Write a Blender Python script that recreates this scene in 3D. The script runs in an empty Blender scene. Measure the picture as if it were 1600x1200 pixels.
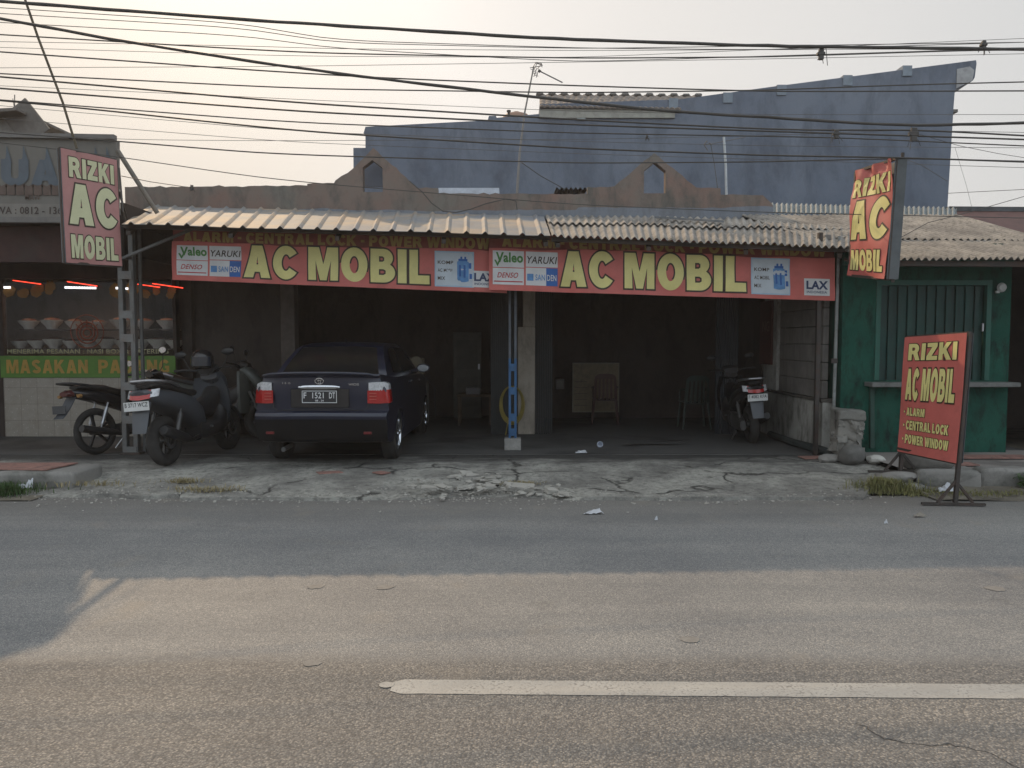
import bpy, bmesh, math, random
from mathutils import Vector, Matrix, noise
random.seed(7)
R = math.radians
scene = bpy.context.scene
# ---------------------------------------------------------------- camera
FPX = 1200.0
CAMZ = 1.58
PITCH = math.atan(67 / 1200)
cam = bpy.data.objects.new('camera', bpy.data.cameras.new('camera'))
scene.collection.objects.link(cam)
cam.location = (0, 0, CAMZ)
cam.rotation_euler = (R(90) - PITCH, 0, 0)
cam.data.sensor_width = 36
cam.data.lens = FPX / 1600 * 36
cam.data.clip_end = 2000
cam.data.clip_start = 0.05
scene.camera = cam
scene.render.resolution_x, scene.render.resolution_y = 1024, 768
# ---------------------------------------------------------------- world, sun, exposure
SUNV = Vector((-0.62, 1.43, 1.0)).normalized()       # towards the sun
elev = math.asin(SUNV.z); azim = math.atan2(SUNV.x, SUNV.y)
w = bpy.data.worlds.new("World"); scene.world = w; w.use_nodes = True
nt = w.node_tree; nt.nodes.clear()
out = nt.nodes.new('ShaderNodeOutputWorld'); bg = nt.nodes.new('ShaderNodeBackground')
sky = nt.nodes.new('ShaderNodeTexSky'); sky.sky_type = 'NISHITA'; sky.sun_disc = False
sky.sun_elevation = elev; sky.sun_rotation = azim
sky.air_density = 1.0; sky.dust_density = 6.0; sky.ozone_density = 1.0
tc = nt.nodes.new('ShaderNodeTexCoord')
dot = nt.nodes.new('ShaderNodeVectorMath'); dot.operation = 'DOT_PRODUCT'
dot.inputs[1].default_value = (-0.55, 0.83, 0.1)
nt.links.new(tc.outputs['Generated'], dot.inputs[0])
rmp = nt.nodes.new('ShaderNodeValToRGB')              # smoggy air: warm and bright round the sun, blue grey opposite
cr = rmp.color_ramp
cr.elements[0].position = 0.0; cr.elements[0].color = (10.2, 11.7, 13.2, 1)
cr.elements[1].position = 1.0; cr.elements[1].color = (6.1, 5.8, 5.4, 1)
for p_, c_ in ((0.45, (10.5, 11.6, 12.6, 1)), (0.56, (9.6, 10.2, 10.7, 1)), (0.67, (7.0, 7.05, 7.0, 1)), (0.78, (8.0, 7.85, 7.6, 1)), (0.85, (8.3, 8.05, 7.7, 1)), (0.93, (8.6, 8.3, 7.95, 1))):
    e = cr.elements.new(p_); e.color = c_
mr = nt.nodes.new('ShaderNodeMapRange'); mr.inputs[1].default_value = -1; mr.inputs[2].default_value = 1
nt.links.new(dot.outputs['Value'], mr.inputs[0]); nt.links.new(mr.outputs[0], rmp.inputs[0])
mx = nt.nodes.new('ShaderNodeMix'); mx.data_type = 'RGBA'; mx.inputs[0].default_value = 0.9
nt.links.new(sky.outputs[0], mx.inputs[6]); nt.links.new(rmp.outputs[0], mx.inputs[7])
nt.links.new(mx.outputs[2], bg.inputs[0]); bg.inputs[1].default_value = 0.1
nt.links.new(bg.outputs[0], out.inputs[0])
sun = bpy.data.objects.new('sun', bpy.data.lights.new('sun', 'SUN'))
scene.collection.objects.link(sun)
sun.data.energy = 2.7; sun.data.angle = R(0.6); sun.data.color = (1.0, 0.73, 0.46)
sun.rotation_euler = SUNV.to_track_quat('Z', 'Y').to_euler()
sun.location = SUNV * 60
scene.view_settings.view_transform = 'Standard'; scene.view_settings.look = 'None'
scene.view_settings.exposure = 0.0; scene.view_settings.gamma = 1
scene.render.engine = 'CYCLES'
scene.cycles.max_bounces = 6
scene.cycles.use_denoising = True

# ---------------------------------------------------------------- pixel helpers (photo 1600x1200 -> real point at a real distance)
def ray(x, y):
    a = (x - 800) / FPX; b = -(y - 600) / FPX
    c, s = math.cos(PITCH), math.sin(PITCH)
    return Vector((a, c + b * s, -s + b * c))
def P(x, y, D):
    d = ray(x, y); return Vector((0, 0, CAMZ)) + d * (D / d.y)
def G(x, y, z=0.0):
    d = ray(x, y); return Vector((0, 0, CAMZ)) + d * ((z - CAMZ) / d.z)
def lerp(a, b, t): return a + (b - a) * t

# ---------------------------------------------------------------- materials
def s2l(c):
    return tuple(((v / 255) / 12.92 if v / 255 <= 0.04045 else ((v / 255 + 0.055) / 1.055) ** 2.4) for v in c)
class NG:
    def __init__(s, name):
        s.m = bpy.data.materials.new(name); s.m.use_nodes = True
        s.t = s.m.node_tree; s.b = s.t.nodes['Principled BSDF']
    def n(s, typ, **kw):
        o = s.t.nodes.new(typ)
        for k, v in kw.items(): setattr(o, k, v)
        return o
    def l(s, a, b): s.t.links.new(a, b)
    def coord(s, kind='Object', scale=(1, 1, 1)):
        c = s.n('ShaderNodeTexCoord'); m = s.n('ShaderNodeMapping')
        m.inputs['Scale'].default_value = scale
        s.l(c.outputs[kind], m.inputs[0]); return m.outputs[0]
    def noise(s, co, scale, detail=4, rough=0.6, dist=0):
        o = s.n('ShaderNodeTexNoise'); o.inputs['Scale'].default_value = scale
        o.inputs['Detail'].default_value = detail; o.inputs['Roughness'].default_value = rough
        o.inputs['Distortion'].default_value = dist
        s.l(co, o.inputs['Vector']); return o.outputs[0]
    def vor(s, co, scale, feature='F1', out='Distance'):
        o = s.n('ShaderNodeTexVoronoi', feature=feature); o.inputs['Scale'].default_value = scale
        s.l(co, o.inputs['Vector']); return o.outputs[out]
    def ramp(s, fac, stops):
        o = s.n('ShaderNodeValToRGB'); e = o.color_ramp.elements
        e[0].position, e[1].position = stops[0][0], stops[-1][0]
        e[0].color = stops[0][1]; e[1].color = stops[-1][1]
        for p, c in stops[1:-1]:
            q = e.new(p); q.color = c
        s.l(fac, o.inputs[0]); return o.outputs[0]
    def gray(s, fac, a, b):
        return s.ramp(fac, [(a, (0, 0, 0, 1)), (b, (1, 1, 1, 1))])
    def mix(s, fac, a, b, mode='MIX'):
        o = s.n('ShaderNodeMix', data_type='RGBA', blend_type=mode)
        for sock, v in ((o.inputs[0], fac), (o.inputs[6], a), (o.inputs[7], b)):
            if isinstance(v, (int, float)): sock.default_value = v
            elif isinstance(v, tuple): sock.default_value = v if len(v) == 4 else (*v, 1)
            else: s.l(v, sock)
        return o.outputs[2]
    def math(s, op, a, b=0.0):
        o = s.n('ShaderNodeMath', operation=op)
        for sock, v in ((o.inputs[0], a), (o.inputs[1], b)):
            if isinstance(v, (int, float)): sock.default_value = v
            else: s.l(v, sock)
        return o.outputs[0]
    def bump(s, h, strength=0.3, dist=0.01):
        o = s.n('ShaderNodeBump'); o.inputs['Strength'].default_value = strength; o.inputs['Distance'].default_value = dist
        s.l(h, o.inputs['Height']); s.l(o.outputs[0], s.b.inputs['Normal'])
    def sep(s, co):
        o = s.n('ShaderNodeSeparateXYZ'); s.l(co, o.inputs[0]); return o.outputs
    def set(s, **kw):
        for k, v in kw.items():
            i = s.b.inputs[{'rough': 'Roughness', 'metal': 'Metallic', 'col': 'Base Color', 'spec': 'Specular IOR Level', 'coat': 'Coat Weight', 'trans': 'Transmission Weight', 'alpha': 'Alpha'}[k]]
            if isinstance(v, (int, float)): i.default_value = v
            elif isinstance(v, tuple): i.default_value = (*v, 1) if len(v) == 3 else v
            else: s.l(v, i)

MATS = {}
def mat(name, c, rough=0.7, metal=0.0, var=0.25, scale=6.0, dirt=0.0, dirtc=(0.05, 0.045, 0.04), bump=0.15, bscale=60, bd=0.004, spec=0.4, coat=0.0, streak=False):
    """a plain procedural surface: base colour, blotches, dirt, fine grain"""
    if name in MATS: return MATS[name]
    g = NG(name); co = g.coord('Object'); c = s2l(c) if max(c) > 1.01 else c
    n1 = g.noise(co, scale, 5, 0.65); n2 = g.noise(co, bscale, 3, 0.6)
    dark = tuple(v * (1 - var) for v in c); light = tuple(min(1, v * (1 + var * 0.6)) for v in c)
    col = g.mix(g.gray(n1, 0.3, 0.7), dark, light)
    if dirt:
        sc = (3, 3, 0.5) if streak else (1, 1, 1)
        n3 = g.noise(g.coord('Object', sc), scale * 0.7 + 1.3, 6, 0.7, 0.4)
        col = g.mix(g.math('MULTIPLY', g.gray(n3, 0.48, 0.68), dirt), col, dirtc)
    g.set(col=col, rough=g.math('ADD', rough - 0.08, g.math('MULTIPLY', n1, 0.16)), metal=metal, spec=spec, coat=coat)
    if bump: g.bump(n2, bump, bd)
    MATS[name] = g.m; return g.m
def emit(name, c, strength):
    g = NG(name); g.set(col=c); g.b.inputs['Emission Color'].default_value = (*c, 1); g.b.inputs['Emission Strength'].default_value = strength
    n = g.noise(g.coord(), 8); g.set(rough=g.math('MULTIPLY', n, 0.8)); MATS[name] = g.m; return g.m
def glass(name, c, rough=0.05, alpha=0.35):
    g = NG(name); g.set(col=c, rough=rough, alpha=alpha, spec=0.6)
    n = g.noise(g.coord(), 3); g.set(rough=g.math('MULTIPLY', n, rough * 2)); MATS[name] = g.m; return g.m

def asphalt():
    g = NG('asphalt'); co = g.coord('Object'); xyz = g.sep(co)
    wob = g.math('MULTIPLY', g.math('SUBTRACT', g.noise(co, 1.3, 5, 0.7), 0.5), 0.22)
    yy = g.math('ADD', xyz[1], wob)
    o = g.n('ShaderNodeMapRange'); g.l(yy, o.inputs[0]); o.inputs[1].default_value = 3.66; o.inputs[2].default_value = 3.82; old = o.outputs[0]   # 0 near = old coarse asphalt, 1 = newer
    fine = g.vor(co, 190, 'F1', 'Color'); coarse = g.vor(co, 115, 'F1', 'Color')
    df = g.vor(co, 190); dc = g.vor(co, 115)
    fv = g.sep(fine)[0]; cv = g.sep(coarse)[0]
    cnew = g.ramp(fv, [(0, (0.115, 0.119, 0.124, 1)), (0.6, (0.19, 0.194, 0.197, 1)), (0.9, (0.27, 0.266, 0.256, 1)), (1.0, (0.36, 0.34, 0.31, 1))])
    cold = g.ramp(cv, [(0, (0.11, 0.107, 0.105, 1)), (0.55, (0.185, 0.178, 0.17, 1)), (0.86, (0.26, 0.245, 0.225, 1)), (1.0, (0.34, 0.31, 0.275, 1))])
    gap = g.gray(dc, 0.35, 0.75)
    cold = g.mix(g.math('MULTIPLY', gap, 0.6), cold, (0.07, 0.068, 0.066))
    col = g.mix(old, cold, cnew)
    big = g.noise(co, 0.7, 6, 0.62); col = g.mix(1.0, col, g.ramp(big, [(0.3, (0.8, 0.8, 0.81, 1)), (0.7, (1.16, 1.14, 1.1, 1))]), 'MULTIPLY')
    # wheel tracks run along the road
    tr = g.noise(g.coord('Object', (0.12, 2.4, 1)), 1.0, 4, 0.6)
    col = g.mix(1.0, col, g.ramp(tr, [(0.35, (0.86, 0.87, 0.88, 1)), (0.62, (1.08, 1.07, 1.05, 1))]), 'MULTIPLY')
    # dust towards the far edge
    o2 = g.n('ShaderNodeMapRange'); g.l(g.math('ADD', xyz[1], g.math('MULTIPLY', wob, 2.0)), o2.inputs[0]); o2.inputs[1].default_value = 6.3; o2.inputs[2].default_value = 7.6
    col = g.mix(g.math('MULTIPLY', o2.outputs[0], 0.6), col, (0.16, 0.145, 0.125))
    # dusty stain patches on the near lane
    st = g.gray(g.noise(co, 1.9, 3, 0.5), 0.62, 0.74)
    col = g.mix(g.math('MULTIPLY', st, 0.35), col, (0.24, 0.21, 0.17))
    # cracks in the old part
    dco = g.mix(0.12, co, g.n('ShaderNodeTexNoise').outputs[1])
    nn = g.n('ShaderNodeTexNoise'); nn.inputs['Scale'].default_value = 2.5; nn.inputs['Detail'].default_value = 6; g.l(co, nn.inputs['Vector'])
    dco = g.mix(0.35, co, nn.outputs[1])
    cr_ = g.vor(dco, 0.75, 'DISTANCE_TO_EDGE'); crm = g.math('SUBTRACT', 1.0, g.gray(cr_, 0.0008, 0.0035))
    msk = g.math('MULTIPLY', g.gray(g.noise(co, 0.8, 2), 0.42, 0.48), g.gray(xyz[0], 0.0, 0.3))
    o3 = g.n('ShaderNodeMapRange'); g.l(yy, o3.inputs[0]); o3.inputs[1].default_value = 3.15; o3.inputs[2].default_value = 3.05
    crm = g.math('MULTIPLY', g.math('MULTIPLY', crm, msk), o3.outputs[0])
    col = g.mix(crm, col, (0.02, 0.02, 0.02))
    h = g.mix(old, dc, g.mix(0.4, df, (0.3, 0.3, 0.3)))
    h2 = g.mix(crm, h, (3.0, 3.0, 3.0))
    inv = g.math('MULTIPLY', h2, -1.0)
    ol = g.gray(g.noise(g.coord('Object', (1, 1.6, 1)), 1.1, 6, 0.7, 0.5), 0.60, 0.70)
    col = g.mix(g.math('MULTIPLY', ol, 0.28), col, (0.06, 0.06, 0.06))
    g.set(col=col, rough=0.72, spec=0.35)
    g.bump(inv, 0.7, 0.005)
    return g.m
def concrete(name, a, b, edge=(0.05, 0.048, 0.045), sc=1.6, stain=0.7, bd=0.012):
    g = NG(name); co = g.coord('Object')
    n1 = g.noise(co, sc, 8, 0.68); n2 = g.noise(co, sc * 9, 6, 0.7); n3 = g.noise(co, sc * 60, 3, 0.6)
    col = g.mix(g.gray(n1, 0.32, 0.68), a, b)
    col = g.mix(g.math('MULTIPLY', g.gray(n2, 0.5, 0.66), 0.55), col, tuple(v * 0.62 for v in a))
    col = g.mix(g.math('MULTIPLY', g.gray(g.vor(co, sc * 45, 'F1', 'Distance'), 0.1, 0.0), 0.6), col, tuple(min(1, v * 1.6) for v in b))
    st = g.gray(g.noise(co, sc * 0.55, 5, 0.6, 0.6), 0.5, 0.64)
    col = g.mix(g.math('MULTIPLY', st, stain), col, edge)
    g.set(col=col, rough=0.85, spec=0.25)
    g.bump(g.math('ADD', g.math('MULTIPLY', n2, 0.8), g.math('MULTIPLY', n3, 0.35)), 0.6, bd)
    MATS[name] = g.m; return g.m
M_ASPH = asphalt()
def apronmat():
    g = NG('apron_concrete'); co = g.coord('Object'); xyz = g.sep(co)
    n1 = g.noise(co, 1.5, 8, 0.7, 0.3); n2 = g.noise(co, 14, 7, 0.75); n3 = g.noise(co, 80, 4, 0.7)
    col = g.ramp(n1, [(0.32, (0.14, 0.134, 0.122, 1)), (0.47, (0.24, 0.232, 0.21, 1)), (0.62, (0.37, 0.36, 0.32, 1))])
    col = g.mix(g.math('MULTIPLY', g.gray(n2, 0.48, 0.62), 0.65), col, (0.10, 0.096, 0.088))
    col = g.mix(g.math('MULTIPLY', g.gray(n3, 0.55, 0.72), 0.5), col, (0.42, 0.40, 0.36))
    nn = g.n('ShaderNodeTexNoise'); nn.inputs['Scale'].default_value = 3; nn.inputs['Detail'].default_value = 6; g.l(co, nn.inputs['Vector'])
    e = g.vor(g.mix(0.3, co, nn.outputs[1]), 1.1, 'DISTANCE_TO_EDGE'); ck = g.math('MULTIPLY', g.math('SUBTRACT', 1.0, g.gray(e, 0.004, 0.02)), g.gray(g.noise(co, 1.1, 3), 0.46, 0.54))
    col = g.mix(g.math('MULTIPLY', ck, 0.85), col, (0.035, 0.033, 0.03))
    # oil and soot carried out of the bays by tyres: the floor wears dark towards the shop
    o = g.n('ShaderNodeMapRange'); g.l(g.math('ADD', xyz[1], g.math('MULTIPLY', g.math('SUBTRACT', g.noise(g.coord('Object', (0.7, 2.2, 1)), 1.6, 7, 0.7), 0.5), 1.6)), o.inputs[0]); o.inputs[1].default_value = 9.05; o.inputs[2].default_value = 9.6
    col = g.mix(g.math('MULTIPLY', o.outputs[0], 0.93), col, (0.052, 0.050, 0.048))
    g.set(col=col, rough=0.85, spec=0.25); g.bump(g.math('SUBTRACT', g.math('ADD', g.math('MULTIPLY', n2, 1.0), g.math('MULTIPLY', n3, 0.5)), g.math('MULTIPLY', ck, 1.5)), 0.8, 0.02)
    return g.m
M_APRON = apronmat()
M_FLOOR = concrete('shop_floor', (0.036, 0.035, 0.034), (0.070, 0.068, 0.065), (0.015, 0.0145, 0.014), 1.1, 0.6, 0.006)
M_RUBBLE = concrete('rubble_concrete', (0.22, 0.21, 0.19), (0.40, 0.385, 0.35), (0.12, 0.11, 0.10), 5, 0.4)
M_KERB = concrete('kerb_concrete', (0.09, 0.088, 0.08), (0.19, 0.18, 0.165), (0.04, 0.045, 0.035), 3, 0.8)
M_SOIL = concrete('bare_soil', (0.07, 0.06, 0.048), (0.13, 0.115, 0.09), (0.035, 0.03, 0.025), 4, 0.6)
def plaster(name, a, b, mould, sc=1.0, m=0.8, streak=True, crack=False):
    g = NG(name); co = g.coord('Object')
    n1 = g.noise(co, sc, 7, 0.65); n2 = g.noise(g.coord('Object', (1.6, 1.6, 0.7) if streak else (1, 1, 1)), sc * 1.8, 7, 0.7, 0.3); n3 = g.noise(co, sc * 40, 4, 0.6)
    col = g.mix(g.gray(n1, 0.35, 0.65), a, b)
    col = g.mix(g.math('MULTIPLY', g.gray(n2, 0.48, 0.68), m), col, mould)
    n4 = g.noise(co, sc * 6, 6, 0.7)
    col = g.mix(g.math('MULTIPLY', g.gray(n4, 0.56, 0.72), 0.5), col, tuple(v * 0.6 for v in b))
    g.set(col=col, rough=0.88, spec=0.2); g.bump(g.math('ADD', n3, g.math('MULTIPLY', n4, 0.8)), 0.4, 0.008)
    MATS[name] = g.m; return g.m
M_BIGWALL = plaster('blue_grey_render', (0.115, 0.14, 0.185), (0.175, 0.20, 0.24), (0.085, 0.10, 0.128), 0.35, 0.9)
M_PARA = plaster('weathered_orange_plaster', (0.21, 0.14, 0.115), (0.17, 0.16, 0.14), (0.09, 0.09, 0.08), 1.2, 0.85)
M_PARAB = plaster('grey_cement_band', (0.17, 0.19, 0.22), (0.21, 0.22, 0.24), (0.11, 0.11, 0.11), 1.2, 0.6)
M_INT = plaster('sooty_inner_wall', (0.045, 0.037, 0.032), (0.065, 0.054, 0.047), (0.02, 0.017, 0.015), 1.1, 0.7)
M_SIDEW = plaster('dirty_white_wall', (0.30, 0.285, 0.255), (0.40, 0.385, 0.35), (0.10, 0.095, 0.08), 1.5, 0.85)
M_BEIGE = plaster('beige_pillar_paint', (0.27, 0.235, 0.19), (0.33, 0.29, 0.24), (0.09, 0.075, 0.06), 1.5, 0.6)
M_GREEN = plaster('green_wall_paint', (0.009, 0.058, 0.041), (0.014, 0.083, 0.057), (0.010, 0.018, 0.015), 2.2, 0.95)
M_DKBROWN = plaster('dark_brown_boards', (0.04, 0.03, 0.026), (0.055, 0.042, 0.036), (0.02, 0.016, 0.014), 1.4, 0.5)
M_LWALL = plaster('grey_plaster_left', (0.26, 0.25, 0.235), (0.32, 0.31, 0.29), (0.12, 0.11, 0.10), 1.0, 0.6)
def roofmetal():
    g = NG('zinc_sheet'); co = g.coord('Object')
    n1 = g.noise(co, 0.9, 6, 0.65, 0.5); n2 = g.noise(g.coord('Object', (5, 0.8, 1)), 1.4, 5, 0.7)
    col = g.ramp(n1, [(0.36, (0.17, 0.18, 0.20, 1)), (0.5, (0.225, 0.215, 0.20, 1)), (0.6, (0.31, 0.24, 0.18, 1))])  # tan end of the ramp paints the warm sunlit patches
    col = g.mix(g.math('MULTIPLY', g.gray(n2, 0.5, 0.7), 0.5), col, (0.2, 0.16, 0.12))
    g.set(col=col, rough=0.75, metal=0.0, spec=0.25); g.bump(g.noise(co, 30), 0.15, 0.004); return g.m
M_ZINC = roofmetal()
def asbestos():
    g = NG('fibre_cement_sheet'); co = g.coord('Object')
    n1 = g.noise(co, 1.6, 7, 0.7, 0.4); n2 = g.noise(co, 14, 5, 0.7)
    col = g.ramp(n1, [(0.33, (0.14, 0.13, 0.12, 1)), (0.5, (0.27, 0.25, 0.225, 1)), (0.66, (0.38, 0.345, 0.30, 1))])
    col = g.mix(g.math('MULTIPLY', g.gray(n2, 0.5, 0.66), 0.6), col, (0.10, 0.092, 0.08))
    g.set(col=col, rough=0.9, spec=0.15); g.bump(n2, 0.4, 0.006); return g.m
M_ASB = asbestos()
M_DASB = mat('dark_old_sheet', (0.09, 0.095, 0.1), 0.85, var=0.4, dirt=0.4)
def tilemat():
    g = NG('marbled_wall_tile'); c = g.n('ShaderNodeTexCoord'); m = g.n('ShaderNodeMapping'); m.inputs['Rotation'].default_value = (R(90), 0, 0); g.l(c.outputs['Object'], m.inputs[0])
    b = g.n('ShaderNodeTexBrick'); b.offset = 0; b.inputs['Scale'].default_value = 1; b.inputs['Brick Width'].default_value = 0.25; b.inputs['Row Height'].default_value = 0.25
    b.inputs['Mortar Size'].default_value = 0.003; b.inputs['Color1'].default_value = (0.40, 0.375, 0.32, 1); b.inputs['Color2'].default_value = (0.36, 0.34, 0.29, 1); b.inputs['Mortar'].default_value = (0.16, 0.14, 0.12, 1)
    g.l(m.outputs[0], b.inputs['Vector'])
    n = g.noise(g.coord(), 7, 6, 0.7); col = g.mix(g.math('MULTIPLY', g.gray(n, 0.45, 0.7), 0.5), b.outputs[0], (0.2, 0.165, 0.125))
    sp = g.vor(g.coord(), 22); col = g.mix(g.math('MULTIPLY', g.gray(sp, 0.16, 0.1), 0.5), col, (0.15, 0.11, 0.08))
    g.set(col=col, rough=0.35); return g.m
M_TILE = tilemat()
M_CABLE = mat('cable_black', (0.06, 0.055, 0.05), 0.6, var=0.2, bump=0)
M_CABLE2 = mat('cable_grey', (0.10, 0.092, 0.085), 0.6, var=0.2, bump=0)
M_STEEL = mat('grey_painted_steel', (0.13, 0.13, 0.125), 0.55, 0.3, dirt=0.35, dirtc=(0.13, 0.07, 0.04))
M_DSTEEL = mat('rusty_dark_steel', (0.06, 0.052, 0.047), 0.65, 0.3, dirt=0.5, dirtc=(0.10, 0.045, 0.025))
M_BLUE = mat('blue_paint', (0.025, 0.095, 0.21), 0.5, 0.1, dirt=0.3, dirtc=(0.08, 0.07, 0.07))
M_RED = mat('red_vinyl', (0.55, 0.135, 0.115), 0.5, var=0.14, scale=2.2, bump=0.05, spec=0.4, dirt=0.5, dirtc=(0.36, 0.10, 0.085))
M_REDF = mat('faded_pink_vinyl', (0.42, 0.20, 0.185), 0.5, var=0.12, scale=2.2, bump=0.05, dirt=0.35, dirtc=(0.33, 0.12, 0.105))
M_REDD = mat('eave_shaded_vinyl', (0.23, 0.055, 0.045), 0.6, var=0.25, scale=3, bump=0.05)  # banner red darkened to carry the shade under the eave
M_YEL = mat('yellow_print', (0.70, 0.63, 0.25), 0.5, var=0.12, scale=4, bump=0)
M_YELF = mat('faded_cream_print', (0.55, 0.54, 0.33), 0.5, var=0.1, scale=4, bump=0)
M_YELD = mat('eave_shaded_print', (0.36, 0.25, 0.08), 0.6, var=0.2, scale=5, bump=0)  # banner yellow dulled for the same eave shade
M_INK = mat('dark_outline_print', (0.045, 0.028, 0.018), 0.5, var=0.2, bump=0)
M_WHITEP = mat('white_print', (0.62, 0.62, 0.62), 0.5, var=0.1, bump=0)
M_CYAN = mat('pale_blue_print', (0.36, 0.50, 0.62), 0.5, var=0.15, bump=0)
M_BLUEP = mat('blue_print', (0.03, 0.12, 0.38), 0.5, var=0.2, bump=0)
M_MBLUE = mat('mid_blue_print', (0.10, 0.26, 0.52), 0.5, var=0.3, scale=14, bump=0)
M_GRNP = mat('green_print', (0.07, 0.22, 0.05), 0.5, var=0.2, bump=0)
M_REDP = mat('red_print', (0.45, 0.05, 0.05), 0.5, var=0.2, bump=0)
M_BACKV = mat('grey_vinyl_back', (0.14, 0.15, 0.16), 0.6, var=0.3, bump=0.05)
M_TYRE = mat('tyre_rubber', (0.022, 0.021, 0.02), 0.8, var=0.3, bump=0.3, dirt=0.3, dirtc=(0.06, 0.055, 0.05))
M_BLACKP = mat('black_plastic', (0.018, 0.018, 0.019), 0.45, var=0.2)
M_BLACKG = mat('black_gloss_paint', (0.012, 0.012, 0.014), 0.22, var=0.2, bump=0, coat=0.5)
M_MATG = mat('matt_grey_paint', (0.055, 0.06, 0.068), 0.4, var=0.15, bump=0, coat=0.2)
M_OLIVE = mat('greenish_grey_paint', (0.085, 0.09, 0.08), 0.35, var=0.15, bump=0)
M_CHROME = mat('chrome', (0.62, 0.63, 0.65), 0.16, 1.0, var=0.1, bump=0)
M_ALLOY = mat('alloy', (0.38, 0.38, 0.39), 0.35, 0.9, var=0.15, bump=0)
M_ENG = mat('engine_metal', (0.09, 0.088, 0.085), 0.5, 0.6, var=0.3)
M_REDL = mat('red_lamp_lens', (0.34, 0.010, 0.010), 0.15, var=0.15, scale=30, bump=0.2, bscale=90, coat=0.7)
M_CLRL = mat('clear_lamp_lens', (0.50, 0.50, 0.51), 0.15, var=0.35, scale=40, bump=0.2, bscale=90, coat=0.7)
M_SEAT = mat('seat_vinyl', (0.016, 0.015, 0.015), 0.55, var=0.2, bump=0.3, bscale=200)
M_PLATEB = mat('black_plate', (0.02, 0.02, 0.022), 0.4, var=0.15, bump=0)
M_PLATEW = mat('white_plate', (0.55, 0.55, 0.53), 0.4, var=0.12, bump=0)
M_LETW = mat('white_letters', (0.60, 0.60, 0.60), 0.4, var=0.1, bump=0)
M_WOOD = mat('old_wood', (0.10, 0.07, 0.045), 0.8, var=0.4, scale=9, dirt=0.4)

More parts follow.
